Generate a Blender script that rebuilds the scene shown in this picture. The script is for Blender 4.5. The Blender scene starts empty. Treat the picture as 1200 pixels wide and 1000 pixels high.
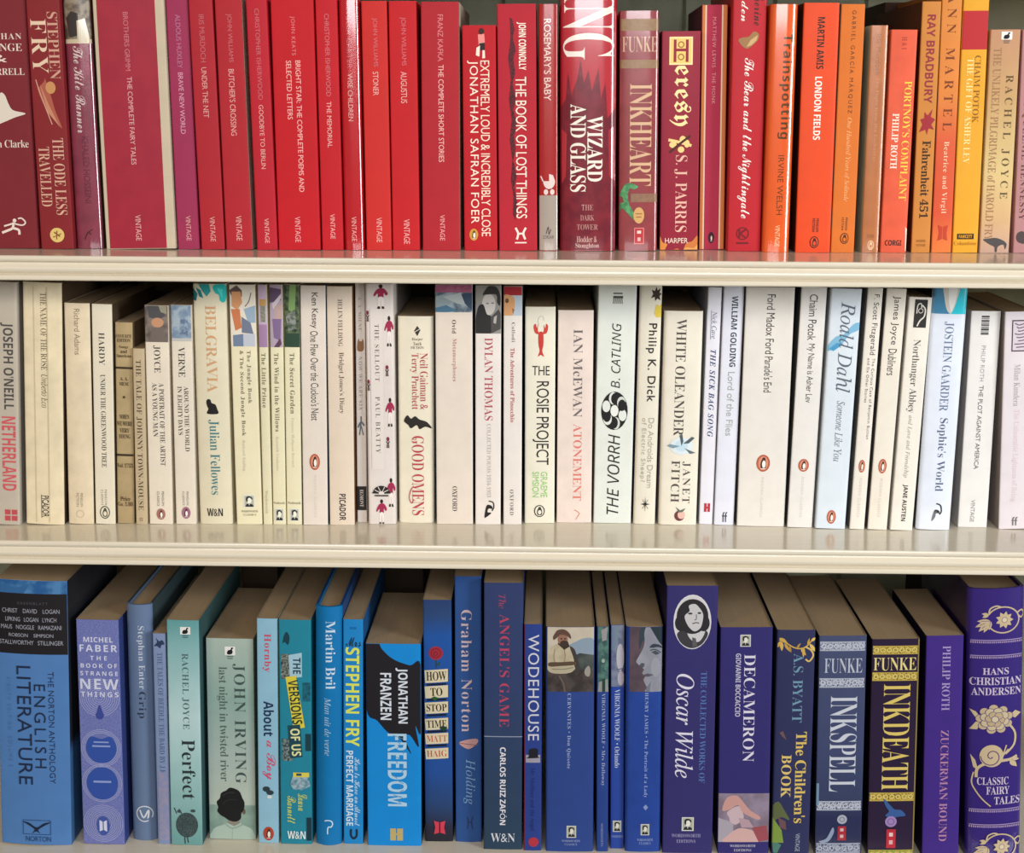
import bpy, bmesh, math, random, re
from mathutils import Matrix, Vector
from mathutils.geometry import tessellate_polygon

C = bpy.context.scene.collection
SC = bpy.context.scene
random.seed(7)

# ------------------------------------------------------------------ camera, sky, lights, exposure
EYE = Vector((0.0, -1.257, 1.45))
FPX = 1900.0
xc = Vector((1, -.0101, .0191)).normalized()
yc = Vector((.02105, .1947, -1)).normalized()
yc = (yc - xc * xc.dot(yc)).normalized()
zc = xc.cross(yc)
RCW = Matrix((xc, yc, zc))                      # camera axes -> world axes
cam = bpy.data.cameras.new('camera')
cam.sensor_fit = 'HORIZONTAL'; cam.sensor_width = 36.0; cam.lens = FPX / 1200 * 36
cam.clip_start = .05; cam.clip_end = 50
camo = bpy.data.objects.new('camera', cam); C.objects.link(camo)
camo.matrix_world = Matrix.Translation(EYE) @ RCW.to_4x4()
SC.camera = camo

SC.view_settings.view_transform = 'Standard'
SC.view_settings.look = 'None'
SC.view_settings.gamma = 1
SC.view_settings.use_curve_mapping = False
SC.view_settings.exposure = 0.0

world = bpy.data.worlds.new('room_light'); SC.world = world; world.use_nodes = True
bg = world.node_tree.nodes['Background']
bg.inputs[0].default_value = (1.0, .93, .84, 1); bg.inputs[1].default_value = .15

def area(name, loc, look, sx, sy, power, col):
    l = bpy.data.lights.new(name, 'AREA'); l.shape = 'RECTANGLE'; l.size = sx; l.size_y = sy
    l.energy = power; l.color = col
    o = bpy.data.objects.new(name, l); C.objects.link(o)
    o.location = loc
    o.rotation_euler = (Vector(look) - Vector(loc)).to_track_quat('-Z', 'Y').to_euler()
    return o
# the window behind the photographer, a second window to one side, and a warm ceiling lamp
area('window_light', (.15, -3.3, 2.30), (0.1, 0, 1.38), 2.3, 1.25, 74, (.98, .97, 1.0))
area('side_window_light', (2.5, -1.9, 1.75), (.45, 0, 1.35), 1.0, 1.3, 76, (.92, .97, 1.0))
area('lamp_light', (-1.7, -2.0, 2.3), (-.4, 0, 1.2), .5, .5, 13, (1.0, .74, .44))

# ------------------------------------------------------------------ pixel -> place
def ray(px, py):
    return RCW @ Vector(((px - 600) / FPX, -(py - 500) / FPX, -1))
def on_y(px, py, Y):
    d = ray(px, py); return EYE + d * ((Y - EYE.y) / d.y)
def on_z(px, py, Z):
    d = ray(px, py); return EYE + d * ((Z - EYE.z) / d.z)

SHELF_Z = [on_y(600, 304.2, 0).z, on_y(600, 640.7, 0).z]
SHELF_Z.append(SHELF_Z[1] - .277)
SHELF_T = .0195

# ------------------------------------------------------------------ materials
def lin(h):
    out = []
    for i in (0, 2, 4):
        c = int(h[i:i + 2], 16) / 255
        out.append(c / 12.92 if c <= .04045 else ((c + .055) / 1.055) ** 2.4)
    return (*out, 1)
MATS = {}
def pbsdf(m):
    m.use_nodes = True
    return m.node_tree.nodes['Principled BSDF']
def ink(h, rough=.5, metal=0):
    k = ('ink', h, rough, metal)
    if k not in MATS:
        m = bpy.data.materials.new('ink_' + h); b = pbsdf(m)
        b.inputs['Base Color'].default_value = lin(h); b.inputs['Roughness'].default_value = rough
        b.inputs['Metallic'].default_value = metal
        if rough < .24: b.inputs['Coat Weight'].default_value = .9; b.inputs['Coat Roughness'].default_value = .07; b.inputs['Coat IOR'].default_value = 1.8
        b.inputs['Specular IOR Level'].default_value = .2 if rough > .3 else .5
        MATS[k] = m
    return MATS[k]
def nd(m, t, **kw):
    n = m.node_tree.nodes.new(t)
    for a, v in kw.items(): setattr(n, a, v)
    return n
def speckle(h1, h2, scale=400, rough=.5, h3=None, lo=.4, hi=.6, detail=3, stretch=(1, 1, 1)):
    """a printed picture or a worn surface: two or three colours broken up by noise"""
    k = ('sp', h1, h2, scale, rough, h3, lo, hi, detail, stretch)
    if k not in MATS:
        m = bpy.data.materials.new('print_' + h1); b = pbsdf(m); L = m.node_tree.links.new
        tc = nd(m, 'ShaderNodeTexCoord'); mp = nd(m, 'ShaderNodeMapping'); nz = nd(m, 'ShaderNodeTexNoise'); rp = nd(m, 'ShaderNodeValToRGB')
        mp.inputs['Scale'].default_value = stretch
        L(tc.outputs['Object'], mp.inputs[0]); L(mp.outputs[0], nz.inputs['Vector'])
        nz.inputs['Scale'].default_value = scale; nz.inputs['Detail'].default_value = detail
        L(nz.outputs['Fac'], rp.inputs[0]); L(rp.outputs[0], b.inputs['Base Color'])
        e = rp.color_ramp.elements
        e[0].position = lo; e[0].color = lin(h1); e[1].position = hi; e[1].color = lin(h2)
        if h3:
            q = e.new((lo + hi) / 2); q.color = lin(h3)
        b.inputs['Roughness'].default_value = rough; b.inputs['Specular IOR Level'].default_value = .2 if rough > .3 else .5
        MATS[k] = m
    return MATS[k]
def cover_mat(h, rough=.42, grad=None, H=.2, worn=.05, coat=0):
    k = ('cv', h, rough, tuple(grad) if grad else None, worn, coat, round(H, 4) if grad else 0)
    if k not in MATS:
        m = bpy.data.materials.new('cover_' + h); b = pbsdf(m); L = m.node_tree.links.new
        tc = nd(m, 'ShaderNodeTexCoord')
        if grad:
            sp = nd(m, 'ShaderNodeSeparateXYZ'); L(tc.outputs['Object'], sp.inputs[0])
            dv = nd(m, 'ShaderNodeMath', operation='DIVIDE'); dv.inputs[1].default_value = H; L(sp.outputs[2], dv.inputs[0])
            rp = nd(m, 'ShaderNodeValToRGB'); L(dv.outputs[0], rp.inputs[0])
            e = rp.color_ramp.elements
            while len(e) < len(grad): e.new(.5)
            for q, (p, c) in zip(e, sorted((1 - p, c) for p, c in grad)): q.position = p; q.color = lin(c)
            src = rp.outputs[0]
        else:
            rg = nd(m, 'ShaderNodeRGB'); rg.outputs[0].default_value = lin(h); src = rg.outputs[0]
        nz = nd(m, 'ShaderNodeTexNoise'); nz.inputs['Scale'].default_value = 60; nz.inputs['Detail'].default_value = 5
        L(tc.outputs['Object'], nz.inputs['Vector'])
        mr = nd(m, 'ShaderNodeMapRange'); mr.inputs[1].default_value = .3; mr.inputs[2].default_value = .7
        mr.inputs[3].default_value = 1 - worn; mr.inputs[4].default_value = 1 + worn
        L(nz.outputs['Fac'], mr.inputs[0])
        mx = nd(m, 'ShaderNodeVectorMath', operation='SCALE'); L(src, mx.inputs[0]); L(mr.outputs[0], mx.inputs['Scale'])
        L(mx.outputs[0], b.inputs['Base Color'])
        b.inputs['Roughness'].default_value = rough
        b.inputs['Specular IOR Level'].default_value = .2 if rough > .3 else .5
        b.inputs['Coat Weight'].default_value = coat; b.inputs['Coat Roughness'].default_value = .07; b.inputs['Coat IOR'].default_value = 1.8 if coat > .6 else 1.5
        bp = nd(m, 'ShaderNodeBump'); bp.inputs['Strength'].default_value = .06; bp.inputs['Distance'].default_value = .001
        n2 = nd(m, 'ShaderNodeTexNoise'); n2.inputs['Scale'].default_value = 900
        L(tc.outputs['Object'], n2.inputs['Vector']); L(n2.outputs['Fac'], bp.inputs['Height']); L(bp.outputs[0], b.inputs['Normal'])
        MATS[k] = m
    return MATS[k]
def paper_mat(h):
    return speckle(h, '%02x%02x%02x' % tuple(int(int(h[i:i + 2], 16) * .955) for i in (0, 2, 4)), 500, .85, None, .25, .8, 2, (1, .03, .03))
def paint_mat():
    m = bpy.data.materials.new('cream_paint'); b = pbsdf(m); L = m.node_tree.links.new
    tc = nd(m, 'ShaderNodeTexCoord'); mp = nd(m, 'ShaderNodeMapping'); mp.inputs['Scale'].default_value = (.05, 1, 1)
    nz = nd(m, 'ShaderNodeTexNoise'); nz.inputs['Scale'].default_value = 260; nz.inputs['Detail'].default_value = 3
    L(tc.outputs['Object'], mp.inputs[0]); L(mp.outputs[0], nz.inputs['Vector'])
    rp = nd(m, 'ShaderNodeValToRGB'); L(nz.outputs['Fac'], rp.inputs[0])
    rp.color_ramp.elements[0].color = lin('d2c8b2'); rp.color_ramp.elements[1].color = lin('ddd3be')
    L(rp.outputs[0], b.inputs['Base Color']); b.inputs['Roughness'].default_value = .16
    bp = nd(m, 'ShaderNodeBump'); bp.inputs['Strength'].default_value = .04; bp.inputs['Distance'].default_value = .001
    L(nz.outputs['Fac'], bp.inputs['Height']); L(bp.outputs[0], b.inputs['Normal'])
    return m
PAINT = paint_mat()

# ------------------------------------------------------------------ small mesh helpers
def mesh_obj(name, verts, faces, mats, parent=None, mi=None, smooth=False):
    me = bpy.data.meshes.new(name); me.from_pydata(verts, [], faces)
    for m in mats: me.materials.append(m)
    if mi: me.polygons.foreach_set('material_index', mi)
    if smooth: me.polygons.foreach_set('use_smooth', [True] * len(me.polygons))
    me.update()
    o = bpy.data.objects.new(name, me); C.objects.link(o)
    if parent: o.parent = parent
    return o
def empty(name, loc, label=None, cat=None, group=None, kind=None):
    o = bpy.data.objects.new(name, None); C.objects.link(o); o.location = loc
    o.empty_display_size = .02
    if label: o['label'] = label
    if cat: o['category'] = cat
    if group: o['group'] = group
    if kind: o['kind'] = kind
    return o
def box_vf(x0, x1, y0, y1, z0, z1):
    v = [(x, y, z) for z in (z0, z1) for y in (y0, y1) for x in (x0, x1)]
    f = [(0, 2, 3, 1), (4, 5, 7, 6), (0, 1, 5, 4), (2, 6, 7, 3), (0, 4, 6, 2), (1, 3, 7, 5)]
    return v, f
def box(name, b, mat, parent=None, bev=0):
    v, f = box_vf(*b)
    o = mesh_obj(name, v, f, [mat], parent)
    if bev:
        bm = bmesh.new(); bm.from_mesh(o.data)
        bmesh.ops.bevel(bm, geom=bm.edges[:], offset=bev, segments=2, affect='EDGES')
        bm.to_mesh(o.data); bm.free()
    return o
def extrude_x(name, prof, x0, x1, mat, parent):
    n = len(prof)
    v = [(x0, y, z) for y, z in prof] + [(x1, y, z) for y, z in prof]
    f = [(i, i + n, (i + 1) % n + n, (i + 1) % n) for i in range(n)] + [tuple(range(n)), tuple(range(2 * n - 1, n - 1, -1))]
    o = mesh_obj(name, v, f, [mat], parent)
    bm = bmesh.new(); bm.from_mesh(o.data); bmesh.ops.recalc_face_normals(bm, faces=bm.faces[:]); bm.to_mesh(o.data); bm.free()
    return o

# ------------------------------------------------------------------ the bookcase
CASE_D = .37
HALF = .66
def bookcase():
    r = empty('bookcase', (0, 0, SHELF_Z[2]), 'cream painted wooden bookcase with moulded shelf edges holding three rows of books', 'bookcase')
    z0 = SHELF_Z[2]
    top = SHELF_Z[0] - z0 + .40
    for z in [SHELF_Z[0] + .268] + SHELF_Z:
        zz = z - z0
        s = box('shelf', (-HALF, HALF, .0125, CASE_D, zz - SHELF_T + .001, zz), PAINT, r)
        t = SHELF_T
        # moulded front edge: bead, quirk, shallow hollow, quirk, lower bead
        prof = [(.0125, 0), (.0012, 0), (.0003, -.0005), (0, -.0015), (0, -.0030), (.0006, -.0042), (.0022, -.0050), (.0036, -.0056), (.0032, -.0066), (.0022, -.0080), (.0013, -.0092),
                (.0011, -.0105), (.0016, -.0120), (.0028, -.0134), (.0042, -.0143), (.0022, -.0150), (.0006, -.0156), (0, -.0166), (0, -.0184), (.0006, -.0192), (.0016, -t), (.0125, -t)]
        extrude_x('edge_moulding', [(y, z + zz) for y, z in prof], -HALF, HALF, PAINT, s)
    for sx in (-1, 1):
        x0, x1 = sorted((sx * HALF, sx * (HALF + .022)))
        box('side_panel', (x0, x1, 0, CASE_D, -.06, top), PAINT, r, .002)
    # back panel of tongue and groove boards
    v = []; f = []
    w = .088; x = -HALF
    pts = [(-HALF, CASE_D)]
    while x + w < HALF:
        x += w
        pts += [(x - .003, CASE_D), (x, CASE_D + .004), (x + .003, CASE_D)]
    pts.append((HALF, CASE_D))
    pts += [(HALF, CASE_D + .012), (-HALF, CASE_D + .012)]
    n = len(pts)
    v = [(a, b, -.06) for a, b in pts] + [(a, b, top) for a, b in pts]
    f = [(i, (i + 1) % n, (i + 1) % n + n, i + n) for i in range(n)]
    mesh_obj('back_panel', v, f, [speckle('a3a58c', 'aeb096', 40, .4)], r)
    return r
bookcase()

# ------------------------------------------------------------------ lettering
MB = {'b': (0x1D400, 0x1D41A, 0x1D7CE), 'i': (0x1D434, 0x1D44E, 0), 'bi': (0x1D468, 0x1D482, 0), 's': (0x1D4D0, 0x1D4EA, 0), 'f': (0x1D56C, 0x1D586, 0),
      'sb': (0x1D5D4, 0x1D5EE, 0x1D7EC), 'm': (0x1D670, 0x1D68A, 0x1D7F6), 'ss': (0x1D5A0, 0x1D5BA, 0x1D7E2), 'si': (0x1D608, 0x1D622, 0)}
def styled(s, k):
    k = {'r': 'b'}.get(k, k)
    if k not in MB: return s
    U, l, d = MB[k]; o = ''
    for c in s:
        if 'A' <= c <= 'Z': o += chr(U + ord(c) - 65)
        elif 'a' <= c <= 'z': o += '\u210e' if (k == 'i' and c == 'h') else chr(l + ord(c) - 97)
        elif c.isdigit() and d: o += chr(d + ord(c) - 48)
        else: o += c
    return o
GLYPHS = {}
def make_text(keys):
    tmp = []
    for s, k, sp in keys:
        cu = bpy.data.curves.new('t', 'FONT'); cu.body = styled(s, k); cu.resolution_u = 3; cu.space_character = sp
        if k == 'r': cu.offset = -.009
        if k == 'sx': cu.offset = .014
        o = bpy.data.objects.new('t', cu); C.objects.link(o); tmp.append((s, k, sp, o))
    dg = bpy.context.evaluated_depsgraph_get(); dg.update()
    for s, k, sp, o in tmp:
        ev = o.evaluated_get(dg); me = ev.to_mesh()
        V = [(v.co.x, v.co.y) for v in me.vertices]; F = [tuple(p.vertices) for p in me.polygons]
        ev.to_mesh_clear(); asp = 1
        if V:
            xs = [a for a, b in V]; ys = [b for a, b in V]
            x0, x1, y0, y1 = min(xs), max(xs), min(ys), max(ys)
            asp = (x1 - x0) / (y1 - y0)
            V = [((a - x0) / (x1 - x0), (b - y0) / (y1 - y0)) for a, b in V]
        GLYPHS[s, k, sp] = (V, F, asp)
    for s, k, sp, o in tmp:
        cu = o.data; bpy.data.objects.remove(o); bpy.data.curves.remove(cu)
def tracking(s, k, want):
    """letter spacing that fills the wanted length-to-height without stretching the letters much"""
    a, b = GLYPHS[s, k, 1.0][2], GLYPHS[s, k, 1.5][2]
    if b - a < 1e-4: return 1.0
    hi = 1.9 if s.upper() == s else 1.10
    return round(min(hi, max(.98, 1 + .5 * (want * .93 - a) / (b - a))) * 25) / 25

SMOOTH = {'raven_emblem', 'winged_figure', 'printed_figure', 'lizard_picture', 'bird_emblem', 'bird_picture', 'leaf_picture', 'dog_silhouette', 'spine_picture', 'lobster_emblem',
          'boy_picture', 'drop_emblem', 'blue_disc', 'ink_blot', 'oval_portrait', 'fairy_picture', 'feather_picture', 'gold_leaf', 'gold_stem', 'brush_stroke', 'flame_picture', 'flower_picture', 'flower_emblem', 'nest_picture', 'publisher_logo'}
def smooth_ring(p, n=5):
    out = []; m = len(p)
    for i in range(m):
        a, b, c, d = p[i - 1], p[i], p[(i + 1) % m], p[(i + 2) % m]
        for j in range(n):
            t = j / n; t2 = t * t; t3 = t2 * t
            out.append(tuple(.5 * (2 * b[q] + (c[q] - a[q]) * t + (2 * a[q] - 5 * b[q] + 4 * c[q] - d[q]) * t2 + (3 * b[q] - a[q] - 3 * c[q] + d[q]) * t3) for q in (0, 1)))
    return out
def smooth_line(p, n=4):
    out = []
    for i in range(len(p) - 1):
        a, b, c, d = p[max(0, i - 1)], p[i], p[i + 1], p[min(len(p) - 1, i + 2)]
        for j in range(n):
            t = j / n; t2 = t * t; t3 = t2 * t
            out.append(tuple(.5 * (2 * b[q] + (c[q] - a[q]) * t + (2 * a[q] - 5 * b[q] + 4 * c[q] - d[q]) * t2 + (3 * b[q] - a[q] - 3 * c[q] + d[q]) * t3) for q in (0, 1)))
    return out + [p[-1]]

# element makers ---------------------------------------------------
def T(d, s, k, col, y0, y1, c0, c1, role='title', rot=0): return ('T', d, s, k, col, y0, y1, c0, c1, role, rot)
def A(d, s, k, col, y0, y1, c0, c1): return T(d, s, k, col, y0, y1, c0, c1, 'author')
def U(d, s, k, col, y0, y1, c0, c1): return T(d, s, k, col, y0, y1, c0, c1, 'publisher')
def P(name, y0, y1, c0, c1, shapes): return ('P', name, y0, y1, c0, c1, shapes)
def R(y0, y1, c0, c1, col, name='colour_band'): return ('P', name, y0, y1, c0, c1, [('r', 0, 0, 1, 1, col)])
def ell(cx, cy, rx, ry, n=28, a0=0, a1=2 * math.pi):
    return [(cx + rx * math.cos(a0 + (a1 - a0) * i / n), cy + ry * math.sin(a0 + (a1 - a0) * i / n)) for i in range(n + (1 if a1 - a0 < 6.28 else 0))]
def stroke(pts, w, asp=1.0):
    L = []; Rr = []
    for i, (x, y) in enumerate(pts):
        x0, y0 = pts[max(0, i - 1)]; x1, y1 = pts[min(len(pts) - 1, i + 1)]
        dx, dy = x1 - x0, (y1 - y0) * asp; l = math.hypot(dx, dy) or 1
        nx, ny = -dy / l, dx / l
        ww = w * (w and 1)
        L.append((x + nx * ww, y + ny * ww / asp)); Rr.append((x - nx * ww, y - ny * ww / asp))
    return [[L[i], L[i + 1], Rr[i + 1], Rr[i]] for i in range(len(pts) - 1)]

# ------------------------------------------------------------------ books
ROWS = [[], [], []]
def B(row, tl, tr, yt, bl, br, yb, col, label, els, **o):
    ROWS[row].append(dict(tl=tl, tr=tr, yt=yt, bl=bl, br=br, yb=yb, col=col, label=label, els=els, **o))
GROUP = ['red and orange books on the top shelf', 'white and cream books on the middle shelf', 'blue and purple books on the bottom shelf']

def place(row):
    Z = SHELF_Z[row]; L = ROWS[row]
    for b in L:
        mx = (b['bl'] + b['br']) / 2
        p = on_z(mx, b['yb'], Z)
        b['Y'] = min(max(p.y, .022), .105)
        def X(px, py): return on_y(px, py, b['Y'])
        bl, br, tl, tr = X(b['bl'], b['yb']), X(b['br'], b['yb']), X(b['tl'], b['yt']), X(b['tr'], b['yt'])
        top = (tl.z + tr.z) / 2
        H = top - Z
        cb, ct = (bl.x + br.x) / 2, (tl.x + tr.x) / 2
        b['lean'] = math.atan2(ct - cb, H); b['H'] = H / math.cos(b['lean'])
        W = ((br.x - bl.x) + (tr.x - tl.x)) / 2
        b['xl'], b['xr'] = cb - W / 2, cb + W / 2
    # neighbours keep a hair of air between their covers
    for it in range(3):
        for a, b in zip(L, L[1:]):
            h = min(a['H'], b['H'])
            g0 = b['xl'] - a['xr']; g1 = g0 + h * (math.tan(b['lean']) - math.tan(a['lean']))
            g = min(g0, g1) - .0007
            if g < 0:
                a['xr'] += g / 2; b['xl'] -= g / 2
                if it == 0 and g < -.002: print('TIGHT', row, a['label'][:30], '|', b['label'][:30], round(g * 1000, 2))
    for b in L:
        W = (b['xr'] - b['xl']) * math.cos(b['lean'])
        b['W'] = W; b['X'] = (b['xl'] + b['xr']) / 2; b['Z'] = Z + W / 2 * abs(math.sin(b['lean'])) + .00015

HEX = re.compile(r'^[0-9a-f]{6}$')
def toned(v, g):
    """the same colours darkened, mostly to put dim light at the left into them"""
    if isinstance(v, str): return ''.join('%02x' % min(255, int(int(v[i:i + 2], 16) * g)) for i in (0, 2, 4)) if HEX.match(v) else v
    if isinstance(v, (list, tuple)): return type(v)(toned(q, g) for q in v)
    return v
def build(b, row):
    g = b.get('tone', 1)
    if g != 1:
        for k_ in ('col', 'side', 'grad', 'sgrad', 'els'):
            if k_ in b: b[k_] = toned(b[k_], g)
    W, H, hard = b['W'], b['H'], b.get('hard', False)
    bulge = b.get('bulge', .0004 if not hard else .003)
    D = b.get('depth', min(max(H * (.82 if H < .187 else .92), .10), .185))
    rc = min(b.get('rc', .0009 if not hard else .002), W * .22)
    lab = b['label']
    r = empty('hardback_book' if hard else 'paperback_book', (b['X'], b['Y'], b['Z']), lab, 'book', GROUP[row])
    r.rotation_euler = (0, b['lean'], 0)
    def surf(x):
        u = max(-1, min(1, 2 * x / W))
        y = bulge * u * u
        e = abs(x) - (W / 2 - rc)
        if e > 0: y += rc - math.sqrt(max(0, rc * rc - min(e, rc) ** 2))
        return y
    t = .0022 if hard else .0004
    # cover: boards and spine as one bent sheet
    xs = [-W / 2 + rc * (1 - math.cos(i / 5 * math.pi / 2)) for i in range(5)]
    m = 14
    xs += [-W / 2 + rc + (W - 2 * rc) * i / m for i in range(m + 1)]
    xs += [-a for a in xs[4::-1]]
    outer = [(-W / 2, D)] + [(x, surf(x)) for x in xs] + [(W / 2, D)]
    ti = t * .8
    inner = []
    for x in xs:
        k = (W / 2 - t) / (W / 2)
        inner.append((x * k, surf(x) + t * 1.05))
    inner = [(-W / 2 + t, D)] + inner + [(W / 2 - t, D)]
    n = len(outer)
    v = []
    for z in (0, H):
        v += [(x, y, z) for x, y in outer] + [(x, y, z) for x, y in inner]
    N2 = 2 * n
    f = []; mi = []
    for i in range(n - 1):
        side = 1 if (i == 0 or i == n - 2) else 0
        f.append((i, i + 1, i + 1 + N2, i + N2)); mi.append(side)
        f.append((n + i + 1, n + i, n + i + N2, n + i + 1 + N2)); mi.append(2)
        for o in (0, N2):
            f.append((o + i, o + n + i, o + n + i + 1, o + i + 1) if o == 0 else (o + i + 1, o + n + i + 1, o + n + i, o + i)); mi.append(2 if not hard else side)
    for q in (0, n - 1):
        f.append((q, q + N2, q + n + N2, q + n) if q == 0 else (q, q + n, q + n + N2, q + N2)); mi.append(2 if not hard else 1)
    grad = b.get('grad')
    yz = lambda y: (y - b['yt']) / (b['yb'] - b['yt'])
    if grad:
        grad = [(round(yz(y), 3), c) for y, c in grad]
    rough = b.get('rough', .56)
    cm = cover_mat(b['col'], rough, grad, H, b.get('worn', .04), b.get('coat', 0))
    sgrad = [(round(yz(y), 3), c) for y, c in b['sgrad']] if 'sgrad' in b else None
    sm = cover_mat(b.get('side', b['col']), rough, sgrad if sgrad else (None if 'side' in b else grad), H, .06)
    cover = mesh_obj('cover', v, f, [cm, sm, ink(b.get('lining', '9a8a70' if not hard else b['col']), .7)], r, mi)
    for p in cover.data.polygons: p.use_smooth = (p.material_index == 0 and abs(p.normal.z) < .5)
    cover.data.set_sharp_from_angle(angle=math.radians(40))
    # page block
    ins = .0032 if hard else .0005
    pb_x = W / 2 - t - .0002
    sag = max(surf(pb_x), surf(0) + t * 1.05 + .0004, t + .0006) + .0006
    box('page_block', (-pb_x, pb_x, sag, D - (.004 if hard else .0006), ins * (1 if hard else .4), H - ins), paper_mat(b.get('pages', 'a68f70')), r)
    if hard:   # headband at the top of the spine
        box('headband', (-pb_x * .8, pb_x * .8, surf(0) + t * 1.06, sag - .0001, H - ins - .002, H - ins + .0008), ink(b.get('headband', 'd9d2c4'), .7), r)
    # print on the spine
    zof = lambda py: (on_y((b['tl'] + b['tr'] + b['bl'] + b['br']) / 4, py, b['Y']).z - b['Z']) / math.cos(b['lean'])
    layer = 0
    gloss = min(rough, .56)
    for e in b['els']:
        layer += 1
        eps = .00012 + .00004 * layer
        if e[0] == 'T':
            _, d, s, k, col, y0, y1, c0, c1, role, rot = e
            V, F, _a = GLYPHS[s, k, b['trk'].get((s, k, y0, c0), 1.0)]
            if not V: continue
            z0, z1 = zof(y0), zof(y1); x0, x1 = (c0 - .5) * W, (c1 - .5) * W
            if d == 'd': Q = [(x0 + (x1 - x0) * q, z0 + (z1 - z0) * p) for p, q in V]
            elif d == 'u': Q = [(x1 + (x0 - x1) * q, z1 + (z0 - z1) * p) for p, q in V]
            else: Q = [(x0 + (x1 - x0) * p, z1 + (z0 - z1) * q) for p, q in V]
            if rot:
                cx, cz = (x0 + x1) / 2, (z0 + z1) / 2; ca, sa = math.cos(rot), math.sin(rot)
                Q = [(cx + (x - cx) * ca - (z - cz) * sa, cz + (x - cx) * sa + (z - cz) * ca) for x, z in Q]
            Fs = [F]; mats = [ink(col, gloss) if len(col) == 6 else ink(col[:6], .35, 1 if col[6] == 'm' else 0)]
            name = role + '_lettering'; polys = [(p, 0) for p in F]; VV = [(x, 0, z) for x, z in Q]
        else:
            _, name, y0, y1, c0, c1, shapes = e
            z0, z1 = zof(y0), zof(y1); x0, x1 = (c0 - .5) * W, (c1 - .5) * W
            asp = (z0 - z1) / max(1e-6, (x1 - x0))
            VV = []; polys = []; mats = []; sub = 0
            for s in shapes:
                sub += 1; off = -.000012 * sub
                kind = s[0]; col = s[-1]
                mt = ink(col, gloss) if isinstance(col, str) else speckle(*col)
                if mt not in mats: mats.append(mt)
                mid = mats.index(mt)
                if kind == 'r': rings = [[(s[1], s[2]), (s[3], s[2]), (s[3], s[4]), (s[1], s[4])]]
                elif kind == 'e': rings = [ell(s[1], s[2], s[3], s[4])]
                elif kind == 'p': rings = [smooth_ring(s[1]) if name in SMOOTH and len(s[1]) > 5 else s[1]]
                elif kind == 'l': rings = stroke(smooth_line(s[1]) if 2 < len(s[1]) < 16 else s[1], s[2], asp)
                elif kind == 'o':   # ring: cx, cy, r (as a share of the width), thickness
                    a = ell(s[1], s[2], s[3], s[3] / asp, 32); i_ = ell(s[1], s[2], s[3] - s[4], (s[3] - s[4]) / asp, 32)
                    rings = [[a[j], a[(j + 1) % 32], i_[(j + 1) % 32], i_[j]] for j in range(32)]
                elif kind == 'c': rings = [ell(s[1], s[2], s[3], s[3] / asp)]
                elif kind == 't':   # small lettering inside a picture
                    GV, GF, _a = GLYPHS[s[5], s[6], 1.0]
                    base = len(VV)
                    VV += [(x0 + (x1 - x0) * (s[1] + (s[3] - s[1]) * p), off, z0 + (z1 - z0) * (s[4] + (s[2] - s[4]) * q)) for p, q in GV]
                    polys += [(tuple(base + j for j in p), mid) for p in GF]; continue
                for ring in rings:
                    if name in ('spine_picture', 'boy_picture'): ring = [(min(1, max(0, p)), min(1, max(0, q))) for p, q in ring]
                    base = len(VV)
                    VV += [(x0 + (x1 - x0) * p, off, z0 + (z1 - z0) * q) for p, q in ring]
                    if len(ring) <= 4 and kind != 'p': polys.append((tuple(range(base, base + len(ring))), mid))
                    else:
                        for tri in tessellate_polygon([[Vector((p, q, 0)) for p, q in ring]]): polys.append((tuple(base + j for j in tri), mid))
        bm = bmesh.new()
        bv = [bm.verts.new(q) for q in VV]
        for p, mid in polys:
            try: fc = bm.faces.new([bv[j] for j in p]); fc.material_index = mid
            except ValueError: pass
        # clip to the spine and cut so the print can follow its curve
        lim = W / 2 - .0002
        for cx, no in ((-lim, (-1, 0, 0)), (lim, (1, 0, 0))):
            bmesh.ops.bisect_plane(bm, geom=bm.verts[:] + bm.edges[:] + bm.faces[:], plane_co=(cx, 0, 0), plane_no=no, clear_outer=True)
        for cz, no in ((.0004, (0, 0, -1)), (H - .0002, (0, 0, 1))):
            bmesh.ops.bisect_plane(bm, geom=bm.verts[:] + bm.edges[:] + bm.faces[:], plane_co=(0, 0, cz), plane_no=no, clear_outer=True)
        if not bm.faces: bm.free(); continue
        ex0 = min(q.co.x for q in bm.verts); ex1 = max(q.co.x for q in bm.verts)
        cuts = [x for x in xs if ex0 < x < ex1] if (bulge > .0008 or (ex1 - ex0) > .3 * W) else [x for x in (xs[2], xs[4], -xs[4], -xs[2]) if ex0 < x < ex1]
        for cx in cuts:
            bmesh.ops.bisect_plane(bm, geom=bm.verts[:] + bm.edges[:] + bm.faces[:], plane_co=(cx, 0, 0), plane_no=(1, 0, 0))
        for q in bm.verts: q.co.y = surf(q.co.x) - eps + q.co.y
        for fc in bm.faces:
            if fc.normal.y > 0: pass
        bm.normal_update()
        bmesh.ops.reverse_faces(bm, faces=[fc for fc in bm.faces if fc.normal.y > 0])
        me = bpy.data.meshes.new(name); bm.to_mesh(me); bm.free()
        for m_ in mats: me.materials.append(m_)
        o = bpy.data.objects.new(name, me); C.objects.link(o); o.parent = cover
    return r

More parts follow.
